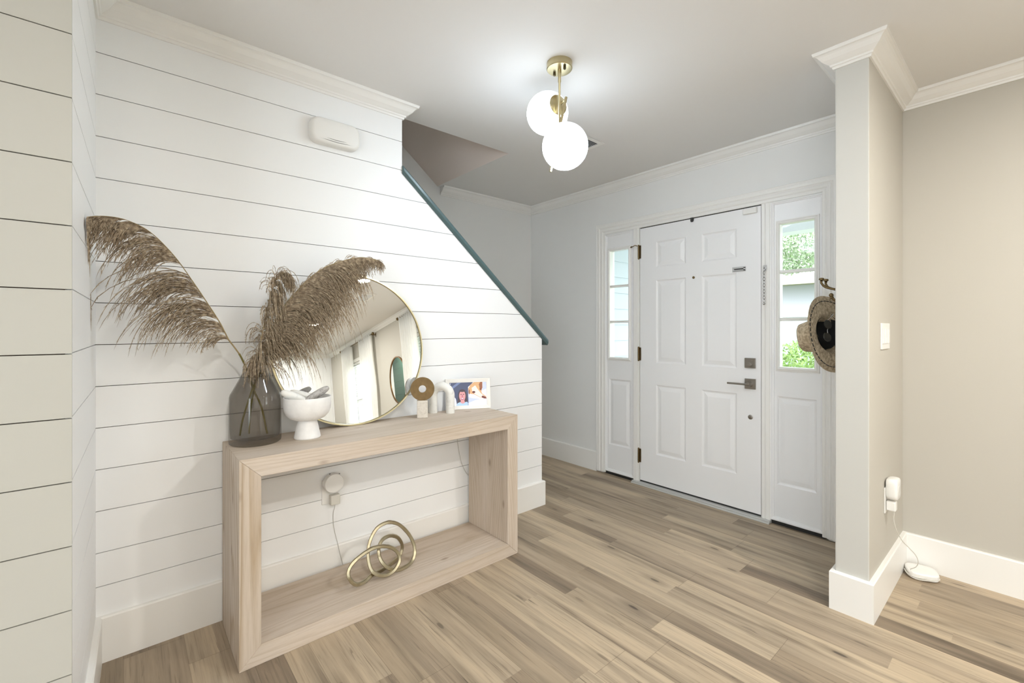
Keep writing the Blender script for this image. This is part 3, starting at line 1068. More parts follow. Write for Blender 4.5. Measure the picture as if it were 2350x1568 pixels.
# ---- round mirror
th, ph, RM = math.radians(6.25), math.radians(-1.5), .369
nv = Vector((math.cos(th) * math.cos(ph), math.cos(th) * math.sin(ph), math.sin(th)))
uv = Vector((0, 0, 1)); uv = (uv - nv * uv.dot(nv)).normalized()
sv = uv.cross(nv)
Cm = Vector((-2.120, .842, TOP + .0005)) + uv * RM
t = thing('round_mirror', 'large round mirror with thin brass frame leaning on the board wall', 'mirror', (-2.13, .842, TOP))
mb = MB()
R = []
for k in range(120):
    a = 2 * PI * k / 120
    d = sv * math.cos(a) + uv * math.sin(a)
    R.append([Cm + d * RM, Cm + d * RM - nv * .017, Cm + d * (RM - .012) - nv * .017, Cm + d * (RM - .008) - nv * .003, Cm + d * (RM - .006)])
mb.rings(R, closed=True)
mb.build('frame', M_BRASS, t, smooth=30)
mb = MB()
mb.rings([[Cm - nv * .015 + (sv * math.cos(2 * PI * k / 96) + uv * math.sin(2 * PI * k / 96)) * (RM - .010) for k in range(96)],
          [Cm - nv * .005 + (sv * math.cos(2 * PI * k / 96) + uv * math.sin(2 * PI * k / 96)) * (RM - .0095) for k in range(96)]])
mb.build('mirror_glass', M_MIRROR, t)

# ---- smoked vase
VC = (-2.078, .401, TOP + .0005)
mb = MB()
outer = [(.0, 0), (.088, 0), (.0935, .005), (.0945, .012), (.0940, .060), (.0935, .150), (.0925, .188), (.089, .200), (.080, .216), (.060, .255), (.047, .284), (.0455, .300)]
inner = [(.0425, .300), (.044, .284), (.057, .254), (.077, .214), (.086, .199), (.0895, .187), (.0905, .150), (.0905, .060), (.088, .026), (.070, .020), (.0, .018)]
mb.lathe(outer + inner, VC, (0, 0, 1), 72, caps=(False, False))
tag(mb.build('glass_vase', M_VASE, smooth=35), 'tall smoked glass vase with sloping shoulders at the table end', 'vase')

# ---- pampas
random.seed(7)


def pampas_material(name, c0, c1, c2):
    m = bpy.data.materials.new(name)
    m.use_nodes = True
    h = NT(m)
    b = h.N['Principled BSDF']
    tc = h.new('ShaderNodeTexCoord')
    n = h.new('ShaderNodeTexNoise', Scale=90.0, Detail=3.0)
    h.link(tc.outputs['Object'], n.inputs['Vector'])
    h.link(h.ramp(n.outputs['Fac'], [(.3, c0), (.5, c1), (.7, c2)]), b.inputs['Base Color'])
    b.inputs['Roughness'].default_value = .8
    b.inputs['Specular IOR Level'].default_value = .2
    return m


M_PL = pampas_material('dry_plume', sr(124, 109, 92), sr(158, 142, 121), sr(198, 182, 157))
M_ST = mat('dry_green_stalk', sr(112, 104, 52), .6, var=.2, bscale=40)
M_ST2 = mat('dry_tan_stalk', sr(150, 132, 96), .6)


def strand(mb, p, d, L, grav, w, seg=10, wob=.12):
    p = Vector(p)
    d = Vector(d).normalized()
    pts = [p.copy()]
    rad = [w * .35]
    ds = L / seg
    for i in range(seg):
        u = (i + 1) / seg
        d = d + Vector((0, 0, -1)) * grav * (0.4 + 1.2 * u) / seg
        d += Vector((random.uniform(-1, 1), random.uniform(-1, 1), random.uniform(-1, 1))) * wob / seg * 2
        d.normalize()
        p = p + d * ds
        # stay in front of the wall boards and out of the return wall
        p.x = max(p.x, WX + .012)
        p.y = max(p.y, RY + .012)
        pts.append(p.copy())
        rad.append(w * ((.65 if i % 2 else 1.15) * (0.55 + .75 * math.sin(PI * min(1, u * .9 + .05)))) * (1 if i < seg - 1 else .25))
    mb.tube(pts, rad, 3)
    return pts


def plume(mb, rach, nl, per, length, dirs, grav, w=.0009, seg=10, t0=0.0, t1=1.0, spread=.05, gaps=()):
    P = smooth_path(rach, 10)
    m = len(P)
    for i in range(nl):
        u0 = t0 + (t1 - t0) * (i + random.uniform(.1, .9)) / nl
        if any(abs(u0 - g) < hw for g, hw in gaps):
            continue
        lat0, jl = dirs(u0)
        tt0 = lat0[3]
        lv = Vector(lat0[:3]) + Vector([random.gauss(0, jl) for _ in range(3)])
        L0 = length(u0) * random.uniform(.6, 1.1)
        g0 = grav(u0) * random.uniform(.8, 1.2)
        for j in range(per):
            u = min(1, max(0, u0 + random.gauss(0, .006)))
            k = min(m - 2, int(u * (m - 1)))
            fr = u * (m - 1) - k
            p = P[k].lerp(P[k + 1], fr)
            T = (P[k + 1] - P[k]).normalized()
            d = T * tt0 + lv + Vector([random.gauss(0, spread) for _ in range(3)])
            L = L0 * (random.uniform(.45, 1.0) if random.random() < .85 else random.uniform(1.0, 1.3))
            pts = strand(mb, p, d, L, g0 * random.uniform(.85, 1.15), w * random.uniform(.7, 1.25), seg)
            for q_ in range(3, len(pts) - 1):
                if random.random() < .8:
                    q = pts[q_]
                    dd = (pts[q_ + 1] - q).normalized() + Vector([random.gauss(0, .28) for _ in range(3)])
                    dd.normalize()
                    e1 = q + dd * random.uniform(.006, .013)
                    e1.x = max(e1.x, WX + .006); e1.y = max(e1.y, RY + .010)
                    mb.tube([q, (q + e1) / 2, e1], [w * .4, w * .8, w * .15], 3)


def stem_thing(label, st, green_to, base):
    t = thing('pampas_stem', label, 'dried grass stem', base, 'pampas stems in the smoked vase')
    P = smooth_path(st, 6)
    k = max(2, int(len(P) * green_to))
    mb = MB(); mb.tube(P[:k + 1], .0035, 8); mb.build('stalk', M_ST, t, smooth=50)
    return t, P[k:]


# left plume, arching to the return wall
sl_ = [(-2.070, .442, TOP + .030), (-2.070, .421, .888), (-2.080, .396, .957), (-2.070, .372, 1.035), (-2.050, .345, 1.098), (-2.030, .322, 1.134), (-2.010, .297, 1.168)]
rl = [(-2.010, 0.297, 1.168), (-2.000, 0.268, 1.232), (-1.990, 0.232, 1.296), (-1.980, 0.185, 1.376), (-1.960, 0.127, 1.465), (-1.930, 0.061, 1.534), (-1.880, 0.000, 1.556), (-1.830, -0.050, 1.551), (-1.790, -0.084, 1.535)]
t, up = stem_thing('long pampas stem arching left to the corner of the wall', sl_, .72, (-2.070, .442, TOP + .030))
mb = MB()
mb.tube(list(up) + smooth_path(rl, 6)[1:], [.0026] * (len(up)) + [.0022 * (1 - .75 * i / (len(smooth_path(rl, 6)) - 1)) for i in range(len(smooth_path(rl, 6)) - 1)], 8)
mb.build('upper_stalk', M_ST2, t, smooth=50)
mb = MB()
plume(mb, rl, 100, 11, lambda u: (.14 + .16 * math.sin(PI * min(1, u * 1.3 + .04))) if u < .56 else max(.05, .25 - .47 * (u - .56)),
      lambda u: ((.12 * random.uniform(-1, 1.3), -.74, -.04, .72), .045), lambda u: 2.35, w=.0010, spread=.035,
      gaps=((.045, .012), (.14, .014), (.27, .012), (.44, .028), (.60, .010), (.74, .016), (.88, .022)))
mb.build('plume', M_PL, t, smooth=60)
# middle plume, short and drooping
sm = [(-2.105, .350, TOP + .030), (-2.080, .357, .850), (-2.080, .384, .944), (-2.080, .401, 1.005), (-2.070, .405, 1.041)]
rm = [(-2.070, 0.405, 1.041), (-2.060, 0.409, 1.104), (-2.050, 0.417, 1.175), (-2.040, 0.428, 1.246), (-2.030, 0.441, 1.325), (-2.020, 0.455, 1.388), (-2.010, 0.472, 1.429), (-1.990, 0.487, 1.439)]
t, up = stem_thing('shortest pampas stem drooping straight down over the vase mouth', sm, .85, (-2.105, .350, TOP + .030))
mb = MB(); mb.tube(list(up) + smooth_path(rm, 6)[1:], .002, 8); mb.build('upper_stalk', M_ST2, t, smooth=50)
mb = MB()
plume(mb, rm, 62, 12, lambda u: .135 - .02 * u, lambda u: ((.20 * random.uniform(-.5, 1.2), random.choice((-.10, .16, .22)), 0, .42), .08), lambda u: 5.5, w=.0009, t0=.10)
plume(mb, rm, 14, 14, lambda u: .11, lambda u: ((.25, random.uniform(-.55, .1), 0, .15), .15), lambda u: 4.5, w=.0009, t0=0, t1=.15)
mb.build('plume', M_PL, t, smooth=60)
# right plume in front of the mirror
srr = [(-2.118, .385, TOP + .030), (-2.100, .387, .880), (-2.080, .398, .970), (-2.070, .408, 1.009), (-2.060, .422, 1.050)]
rr = [(-2.060, 0.422, 1.050), (-2.050, 0.436, 1.130), (-2.040, 0.455, 1.201), (-2.030, 0.485, 1.270), (-2.020, 0.528, 1.347), (-2.010, 0.582, 1.417), (-2.000, 0.650, 1.474), (-1.990, 0.731, 1.512), (-1.980, 0.806, 1.532), (-1.960, 0.875, 1.521)]
t, up = stem_thing('full pampas stem arching right in front of the round mirror', srr, .85, (-2.118, .385, TOP + .030))
mb = MB(); mb.tube(list(up) + smooth_path(rr, 6)[1:], .002, 8); mb.build('upper_stalk', M_ST2, t, smooth=50)
mb = MB()
plume(mb, rr, 120, 15, lambda u: (.13 + .17 * math.sin(PI * min(1, .14 + u * 1.0))) * (1 if u < .70 else 1 - 1.9 * (u - .70)),
      lambda u: ((.28 * random.uniform(-.45, 1.2), .60, -.05, .72), .12), lambda u: 2.7, w=.0009, t0=.12)
plume(mb, rr, 34, 4, lambda u: .05, lambda u: ((.1 * random.uniform(-1, 1), -.05, .55, .9), .25), lambda u: 1.5, w=.0008, t0=.15)
plume(mb, rr, 14, 12, lambda u: .15, lambda u: ((.2, .35, 0, .4), .15), lambda u: 2.8, w=.0009, t0=.02, t1=.2)
mb.build('plume', M_PL, t, smooth=60)

# the stems' shared vase stands here; the footed bowl is beside it
# ---- footed bowl
BC = (-2.019, .585, TOP + .0003)
mb = MB()
pr = [(0, 0), (.050, 0), (.0525, .004), (.0515, .010), (.044, .045), (.038, .072), (.037, .076), (.048, .078), (.068, .086), (.084, .102), (.092, .122), (.0945, .145), (.0950, .173), (.0935, .1755),
      (.0905, .1745), (.0895, .150), (.086, .125), (.076, .105), (.060, .093), (.0, .088)]
mb.lathe(pr, BC, (0, 0, 1), 72, caps=(False, False))
tag(mb.build('footed_bowl', mat('whitewashed_wood', (.78, .765, .745), .55, bump=.15, bscale=40, var=.05), smooth=38), 'white footed bowl holding oblong stones, beside the vase', 'bowl')


def stone(c, half, rad, d, m, label, facets=False):
    d = Vector(d).normalized()
    mb = MB()
    R = []
    u = d.orthogonal().normalized(); w = d.cross(u)
    n, sg = 16, (6 if facets else 28)
    for i in range(n + 1):
        a = -PI / 2 + PI * i / n
        sup = .62
        r = rad * max(1e-3, math.cos(a)) ** sup
        z = half * math.copysign(abs(math.sin(a)) ** .95, a)
        R.append([Vector(c) + d * z + (u * math.cos(2 * PI * k / sg) + w * math.sin(2 * PI * k / sg) * .85) * r for k in range(sg)])
    mb.rings(R)
    tag(mb.build('pebble', m, smooth=(25 if facets else 60)), label, 'stone', 'oblong stones in the footed bowl')


def marble(name, base, vein, scale=30, k=.5):
    m = bpy.data.materials.new(name)
    m.use_nodes = True
    h = NT(m)
    b = h.N['Principled BSDF']
    tc = h.new('ShaderNodeTexCoord')
    n = h.new('ShaderNodeTexNoise', Scale=scale, Detail=8.0, Roughness=.65, Distortion=1.5)
    h.link(tc.outputs['Object'], n.inputs['Vector'])
    h.link(h.ramp(n.outputs['Fac'], [(.30, vein), (.30 + .25 * k, base), (.8, tuple(min(1, c * 1.06) for c in base))]), b.inputs['Base Color'])
    b.inputs['Roughness'].default_value = .4
    return m


M_WS = marble('white_stone', (.80, .79, .75), (.66, .65, .62), 20)
M_GS = marble('grey_marble', sr(178, 174, 170), sr(120, 116, 112), 55, .8)
zb = BC[2]
stone((-2.020, .532, zb + .178), .056, .019, (-.10, -.80, .42), M_WS, 'white oblong stone lowest on the vase side of the bowl')
stone((-2.050, .572, zb + .178), .052, .019, (-.35, -.80, .28), M_WS, 'white oblong stone behind the other white one')
stone((-2.010, .622, zb + .182), .056, .018, (-.05, .86, .44), M_GS, 'grey veined oblong stone resting against the bowl rim')

# ---- disc on block
tcam = Vector((.870, -.493, 0))     # faces the room
rv = Vector((.493, .870, 0))
Bc = Vector((-2.086, 1.174, TOP))
t = thing('disc_sculpture', 'brass ring disc standing on a small pale stone block', 'ornament', Bc)
Mr = Matrix.Translation(Bc) @ Matrix(((rv.x, -tcam.x, 0, 0), (rv.y, -tcam.y, 0, 0), (0, 0, 1, 0), (0, 0, 0, 1)))
mb = MB(); mb.box(-.0275, .0275, -.0225, .0225, .0003, .0905, M=Mr)
mb.build('block', marble('pale_travertine', (.66, .61, .54), (.50, .45, .38), 60, .8), t, bevel=.003)
mb = MB()
dc = Bc + Vector((0, 0, .0905 + .0600))
prof = [(.019, -.012), (.0605, -.012), (.0605, .0105), (.019, .0105)]
mb.lathe(prof + [prof[0]], dc, tcam, 64, caps=(False, False))
disc = mb.build('disc', marble('grey_stone', (.62, .61, .60), (.40, .42, .44), 40, .7), t, smooth=40)
mb = MB(); prof = [(.019, .0106), (.0610, .0106), (.0612, .0135), (.019, .0135)]
mb.lathe(prof + [prof[0]], dc, tcam, 64, caps=(False, False))
mb.build('face_plate', mat('aged_brass', sr(122, 100, 66), .45, metal=.6, var=.15, bscale=50), disc, smooth=40)['label'] = 'aged brass front face'

# ---- marble arch
a0, a1 = Vector((-2.163, 1.283, TOP)), Vector((-2.095, 1.352, TOP))
mid = (a0 + a1) / 2
hv = (a1 - a0) / 2
pts = [a0 + Vector((0, 0, .0004)), a0 + Vector((0, 0, .05))]
zt = .096
for k in range(17):
    a = PI - PI * k / 16
    pts.append(mid + hv * math.cos(a) + Vector((0, 0, zt + hv.length * 1.05 * math.sin(a))))
pts += [a1 + Vector((0, 0, .05)), a1 + Vector((0, 0, .0004))]
mb = MB(); mb.tube(pts, .0235, 28)
tag(mb.build('marble_arch', marble('pale_marble', (.76, .75, .71), (.56, .55, .52), 22, .6), smooth=50), 'white marble arch ornament between the disc and photo frame', 'ornament')

# ---- digital photo frame
fd = Vector((.415, .910, 0)).normalized()           # left to right along the bottom edge
fn0 = Vector((.910, -.415, 0)).normalized()
lean = math.radians(9)
fu = (Vector((0, 0, 1)) * math.cos(lean) - fn0 * math.sin(lean))
fn = fd.cross(fu)
if fn.dot(fn0) < 0: fn = -fn
FB = Vector((-2.155, 1.417, TOP + .0008))            # under the visible left end
FBL = Vector((-2.066, 1.613, TOP + .0008)) - fd * .262
FW, FH = .262, .176
FP = lambda u, v, d: FBL + fd * u + fu * v + fn * d
t = thing('photo_frame', 'white digital photo frame showing two pictures, at the door end', 'photo frame', FBL + fd * FW / 2)
bw = .022
mb = MB()
R = []
for (u, v), (su, sv_) in zip(((0, 0), (FW, 0), (FW, FH), (0, FH)), ((1, 1), (-1, 1), (-1, -1), (1, -1))):
    R.append([FP(u, v, -.018), FP(u, v, -.002), FP(u + su * .002, v + sv_ * .002, 0), FP(u + su * bw, v + sv_ * bw, -.004), FP(u + su * bw, v + sv_ * bw, -.018)])
mb.rings(R, closed=True)
mb.build('frame', mat('white_frame', (.82, .80, .76), .4), t)
E = lambda n, c: mat(n, (0.02, 0.02, 0.02), .3, emit=c, estr=1.0)
pal = [E('screen_dark', sr(70, 78, 106)), E('screen_white', sr(232, 236, 250)), E('screen_skin', sr(214, 150, 150)), E('screen_hair', sr(70, 54, 60)),
       E('screen_shirt', sr(170, 200, 226)), E('screen_dog', sr(214, 168, 120)), E('screen_dog_white', sr(244, 226, 212)), E('screen_nose', sr(110, 50, 44)),
       E('screen_shade', sr(196, 204, 226)), E('screen_mouth', sr(178, 88, 120)), E('screen_brown', sr(150, 92, 62)), E('screen_blue', sr(110, 124, 160))]
mb = MB()
s0, s1, t0_, t1_ = bw, FW - bw, bw, FH - bw
sw, sh = s1 - s0, t1_ - t0_
lay = [0]


def sface(pts, mi):
    lay[0] += 1
    d = -.0138 + lay[0] * .00005
    mb.face([FP(s0 + u * sw, t0_ + v * sh, d) for u, v in pts], mi)


def sell(cu, cv, ru, rv_, mi, a0=0, a1=360, rot=0):
    n = 28
    pts = []
    for k in range(n):
        a = math.radians(a0 + (a1 - a0) * k / (n if a1 - a0 == 360 else n - 1))
        x, y = ru * math.cos(a), rv_ * math.sin(a) * sh / sw
        rr_ = math.radians(rot)
        x, y = x * math.cos(rr_) - y * math.sin(rr_), x * math.sin(rr_) + y * math.cos(rr_)
        pts.append((min(1, max(0, cu + x)), min(1, max(0, cv + y * sw / sh))))
    sface(pts, mi)


mb.box(0, 1, 0, 1, 0, 1, M=Matrix(((fd.x * sw, fu.x * sh, fn.x * .004, FP(s0, t0_, -.018).x), (fd.y * sw, fu.y * sh, fn.y * .004, FP(s0, t0_, -.018).y), (fd.z * sw, fu.z * sh, fn.z * .004, FP(s0, t0_, -.018).z), (0, 0, 0, 1))), mi=0)
sface([(0, 0), (.50, 0), (.50, 1), (0, 1)], 0)                      # person picture
sface([(.0, .62), (.32, 1), (.22, 1), (0, .74)], 11)
sface([(0, 0), (.20, 0), (.17, .30), (.10, .46), (0, .5)], 1)
sface([(.05, .10), (.09, .08), (.13, .36), (.10, .42)], 8)
sell(.345, .44, .115, .27, 3)
sface([(.23, .40), (.46, .40), (.49, .0), (.20, .0)], 3)
sface([(.17, 0), (.22, .12), (.31, .17), (.39, .14), (.47, .16), (.495, .10), (.495, 0)], 4)
sface([(.305, .24), (.395, .24), (.41, .12), (.35, .08), (.29, .13)], 2)
sell(.345, .42, .085, .235, 2)
sell(.345, .64, .082, .05, 3, rot=0)
sell(.313, .485, .020, .016, 3); sell(.378, .485, .020, .016, 3)
sface([(.337, .46), (.353, .46), (.360, .37), (.330, .37)], 9)
sell(.345, .29, .042, .040, 9); sell(.345, .30, .030, .016, 1)
sell(.03, .95, .012, .02, 1)
sface([(.505, 0), (1, 0), (1, 1), (.505, 1)], 1)                    # dog picture
sface([(.505, 1), (.505, .80), (.60, .93), (.64, 1)], 0)
sface([(.52, .55), (.505, .72), (.56, .88), (.66, 1), (.90, 1), (.89, .82), (.86, .62), (.88, .50), (.99, .36), (1, .26), (.93, .27), (.80, .34), (.66, .47), (.57, .49)], 5)
sface([(.62, .55), (.60, .75), (.70, .86), (.76, .70), (.84, .52), (.97, .33), (.93, .29), (.80, .36), (.68, .48)], 6)
sface([(.84, 1), (.90, 1), (.895, .75), (.86, .60), (.82, .72), (.80, .9)], 10)
sell(.655, .565, .042, .050, 7); sell(.665, .585, .018, .022, 3)
sell(.83, .69, .014, .045, 7)
sface([(.86, .36), (.90, .40), (.98, .33), (1, .27), (.95, .26), (.88, .31)], 7)
sell(.53, .58, .020, .11, 10)
sface([(.505, .36), (.62, .30), (.80, .26), (.86, .25), (.70, .22), (.505, .10)], 8)
sface([(.88, .62), (1, .70), (1, 1), (.915, 1), (.90, .80)], 8)
scr = mb.build('screen', pal, t)
scr['label'] = 'lit screen with a smiling person and a dog'

# ---- gold knot sculpture on the lower board
kn = [(-1.930, 0.758, 0.096), (-1.935, 0.733, 0.130), (-1.945, 0.733, 0.157), (-1.955, 0.756, 0.180), (-1.965, 0.800, 0.197), (-1.970, 0.852, 0.208), (-1.970, 0.899, 0.203), (-1.965, 0.945, 0.183), (-1.955, 0.972, 0.152), (-1.945, 0.974, 0.122), (-1.935, 0.948, 0.097), (-1.930, 0.911, 0.086), (-1.935, 0.870, 0.094), (-1.950, 0.843, 0.116), (-1.970, 0.835, 0.151), (-1.990, 0.840, 0.194), (-2.010, 0.861, 0.234), (-2.020, 0.895, 0.270), (-2.025, 0.938, 0.281), (-2.025, 0.974, 0.275), (-2.020, 1.014, 0.251), (-2.010, 1.056, 0.198), (-1.995, 1.075, 0.147), (-1.980, 1.071, 0.106), (-1.965, 1.044, 0.082), (-1.950, 1.001, 0.078), (-1.945, 0.962, 0.082), (-1.955, 0.923, 0.100), (-1.970, 0.899, 0.129), (-1.990, 0.893, 0.157), (-2.010, 0.902, 0.188), (-2.030, 0.931, 0.205), (-2.045, 0.974, 0.203), (-2.055, 1.017, 0.179), (-2.060, 1.043, 0.138), (-2.060, 1.043, 0.103), (-2.050, 1.019, 0.082), (-2.020, 0.967, 0.079), (-1.990, 0.908, 0.083), (-1.960, 0.848, 0.094), (-1.940, 0.802, 0.088)]
P = smooth_path(kn, 5, closed=True)
mb = MB()
random.seed(3)
n = len(P)
R = []
view = Vector((.86, -.40, .22)).normalized()
for i in range(n):
    T = (P[(i + 1) % n] - P[i - 1]).normalized()
    u = (view - T * view.dot(T)).normalized()
    w = T.cross(u)
    a = .0070 * random.uniform(.92, 1.08)
    b_ = .0076 * random.uniform(.92, 1.08)
    ch = .35
    R.append([P[i] + u * su * (1 - (ch if q else 0)) * a * 1.25 + w * sw_ * (1 - (0 if q else ch)) * b_
              for su, sw_, q in ((1, 1, 0), (1, 1, 1), (-1, 1, 1), (-1, 1, 0), (-1, -1, 0), (-1, -1, 1), (1, -1, 1), (1, -1, 0))])
mb.rings(R, closed=True)
tag(mb.build('knot_sculpture', mat('hammered_gold', sr(176, 166, 140), .38, metal=1.0, bump=.5, bscale=120), smooth=30), 'gold looped knot sculpture on the lower board of the console', 'ornament')

# ---- door chime box on the wall
t = thing('door_chime', 'white rounded door chime box high on the board wall', 'door chime', (WX, .762, 2.086))


def rrect(cu, cv, hu, hv_, r, n=8, bulge=0.0):
    out = []
    for (sx, sy2, a0) in ((1, 1, 0), (-1, 1, 90), (-1, -1, 180), (1, -1, 270)):
        for k in range(n + 1):
            a = math.radians(a0 + 90 * k / n)
            u = sx * (hu - r) + r * math.cos(a)
            v = sy2 * (hv_ - r) + r * math.sin(a)
            v += bulge * math.copysign(1, v) * (1 - (u / hu) ** 2)
            out.append((cu + u, cv + v))
    return out


mb = MB()
lay2 = [(0, .990), (.020, 1.0), (.034, .985), (.043, .945), (.047, .86), (.0485, .5)]
R = []
for dx, sc_ in lay2:
    R.append([(WX + dx, .762 + (u) * sc_, 2.144 + v * sc_) for u, v in rrect(0, 0, .117, .056, .036, 8, .006)])
mb.rings(R)
mb.build('cover', M_PLASTIC, t, smooth=50)
for dz_, ww in ((-.0370, .088), (-.0460, .080)):
    mb = MB()
    mb.tube([(WX + .0455, .762 - ww, 2.144 + dz_ + .004), (WX + .0475, .762, 2.144 + dz_), (WX + .0455, .762 + ww, 2.144 + dz_ + .004)], .0018, 6)
    mb.build('sound_slot', mat('slot_shadow_grey', (.25, .24, .23), .7), t)


# ---- plug-in devices
def outlet(M, label, tri=False):
    """plate in local x (across), z (up), facing -y... M places it"""
    mb = MB(); mb.box(-.036, .036, -.005, 0, -.058, .058, M=M)
    o = mb.build('outlet_plate', M_PLASTIC, None, bevel=.002)
    return tag(o, label, 'outlet plate')


# frame: local x -> across, -y -> out from wall, z up
Mst = Matrix(((0, -1, 0, WX), (1, 0, 0, .742), (0, 0, 1, .428), (0, 0, 0, 1)))
outlet(Mst, 'white outlet plate on the board wall under the console')
t = thing('plug_in_hub', 'round white plug-in hub on the wall under the console', 'plug-in device', (WX + .005, .748, .40))
mb = MB(); c = Vector((WX + .006, .752, .474))
mb.lathe([(0, 0), (.036, 0), (.044, .006), (.0455, .014), (.0455, .032), (.043, .037), (.0, .0375)], c, (1, 0, 0), 48)
mb.build('housing', M_PLASTIC, t, smooth=35)
for k in (0, 3):
    mb = MB()
    a = math.radians(50 + 20 * k)
    q = c + Vector((.018, math.cos(a) * .0458, math.sin(a) * .0458))
    mb.ball(q, .0032, 8, 6)
    mb.build('sound_slot', mat('dark_grille', (.10, .09, .08), .6), t)
t = thing('usb_charger', 'white cube charger with a thin cord under the round hub', 'charger', (WX + .005, .760, .362))
mb = MB(); mb.box(WX + .006, WX + .036, .738, .782, .368, .414); mb.build('body', mat('charger_plastic', (.62, .60, .54), .4), t, bevel=.003)
cd = [(WX + .032, .759, .378), (WX + .034, .756, .360), (-2.185, .750, .327), (-2.190, .752, .282), (-2.189, .758, .238), (-2.187, .770, .183), (-2.184, .781, .128), (-2.184, .797, .060), (-2.188, .805, .004)]
mb = MB(); mb.tube(smooth_path(cd, 5), .0016, 8); mb.build('cord', M_CORD, t, smooth=50)
mb = MB()
cd = [(-2.196, 1.452, .745), (-2.198, 1.460, .70), (-2.198, 1.461, .613), (-2.198, 1.466, .562), (-2.200, 1.481, .482), (-2.200, 1.500, .414), (-2.200, 1.537, .347), (-2.200, 1.590, .300), (-2.195, 1.66, .24), (-2.190, 1.70, .10), (-2.190, 1.705, .004)]
cd = cd[:8] + [(-2.196, 1.592, .20), (-2.190, 1.592, .08), (-2.190, 1.590, .003)]
mb.tube(smooth_path(cd, 5), .0016, 8)
mb.ball((-2.198, 1.463, .590), .006, 10, 8)
tag(mb.build('frame_cord', M_CORD, smooth=50), 'thin grey cord hanging behind the console at its door end', 'cord')

# wall end: switches, hub, router
Mx = lambda y, z: Matrix(((0, -1, 0, SX1), (1, 0, 0, y), (0, 0, 1, z), (0, 0, 0, 1)))
t = thing('switch_plate', 'white light switch plate on the side of the wall end', 'light switch', (SX1, 2.612, 1.118))
M = Mx(2.612, 1.177)
mb = MB(); mb.box(-.083, .083, -.006, 0, -.0585, .0585, M=M); mb.build('plate', M_PLASTIC, t, bevel=.002)
for q in (-.046, 0, .046):
    mb = MB(); mb.box(q - .0165, q + .0165, -.010, -.006, -.033, .033, M=M); mb.build('rocker', M_PLASTIC, t, bevel=.0015)
outlet(Mx(2.640, .432), 'white outlet plate on the side of the wall end')
t = thing('plug_in_beacon', 'rounded square white plug-in unit low on the wall end', 'plug-in device', (SX1 + .005, 2.64, .44))
mb = MB()
R = []
for dx, sc_ in ((.006, .86), (.012, .95), (.022, 1.0), (.036, 1.0), (.044, .96), (.047, .88), (.0475, .4)):
    R.append([(SX1 + dx, 2.645 + u * sc_, .486 + v * sc_) for u, v in rrect(0, 0, .043, .047, .020, 6)])
mb.rings(R); mb.build('housing', M_PLASTIC, t, smooth=40)
mb = MB(); mb.lathe([(.016, 0), (.016, .0015), (0, .0015)], (SX1 + .0472, 2.645, .486), (1, 0, 0), 24); mb.build('night_light', mat('pale_lens', (.72, .71, .68), .3), t)
t = thing('router_charger', 'small white charger with cord below the rounded plug-in unit', 'charger', (SX1 + .005, 2.63, .37))
mb = MB(); mb.box(SX1 + .006, SX1 + .040, 2.612, 2.650, .388, .432); mb.build('body', M_PLASTIC, t, bevel=.006, bseg=3)
cd = [(-.415, 2.632, .390), (-.416, 2.634, .372), (-.418, 2.642, .340), (-.412, 2.665, .290), (-.400, 2.72, .230), (-.385, 2.78, .185), (-.368, 2.83, .140), (-.362, 2.85, .105), (-.372, 2.87, .070), (-.395, 2.90, .040), (-.405, 2.93, .018)]
mb = MB(); mb.tube(smooth_path(cd, 5), .0016, 8); mb.build('cord', mat('white_cord', (.70, .68, .62), .5), t, smooth=50)
t = thing('wifi_router', 'white rounded square router on the floor beside the wall end', 'router', (-.362, 2.955, 0))
mb = MB()
Mr2 = Matrix.Translation((-.362, 2.952, 0)) @ Matrix.Rotation(math.radians(18), 4, 'Z')
R = []
for z, sc_ in ((.003, .90), (.006, .96), (.026, 1.0), (.031, .985), (.034, .93), (.0355, .6)):
    ring = []
    for k in range(64):
        a = 2 * PI * k / 64
        ex = 2 / 3.4
        u = math.copysign(abs(math.cos(a)) ** ex, math.cos(a)) * .0600 * sc_
        v = math.copysign(abs(math.sin(a)) ** ex, math.sin(a)) * .0600 * sc_
        ring.append(Mr2 @ Vector((u, v, z)))
    R.append(ring)
mb.rings(R); mb.build('shell', M_PLASTIC, t, smooth=40)
mb = MB()
cc = []
for k in range(110):
    a = 2 * PI * k / 34
    r = .064 + .006 * math.sin(k * .31)
    cc.append(Mr2 @ Vector((max(-.060, math.cos(a) * r * .95) - .004, min(.055, math.sin(a) * r * .80) - .012, .0035 + .012 * (k / 110) + .006 * math.sin(a * 1.5) ** 2)))
cc = [Vector((max(p.x, SX1 + .022), min(p.y, DY - .022), max(p.z, .0022))) for p in cc]
mb.tube(cc, .0018, 6)
mb.build('coiled_cord', mat('white_cord', (.70, .68, .62), .5), t, smooth=50)

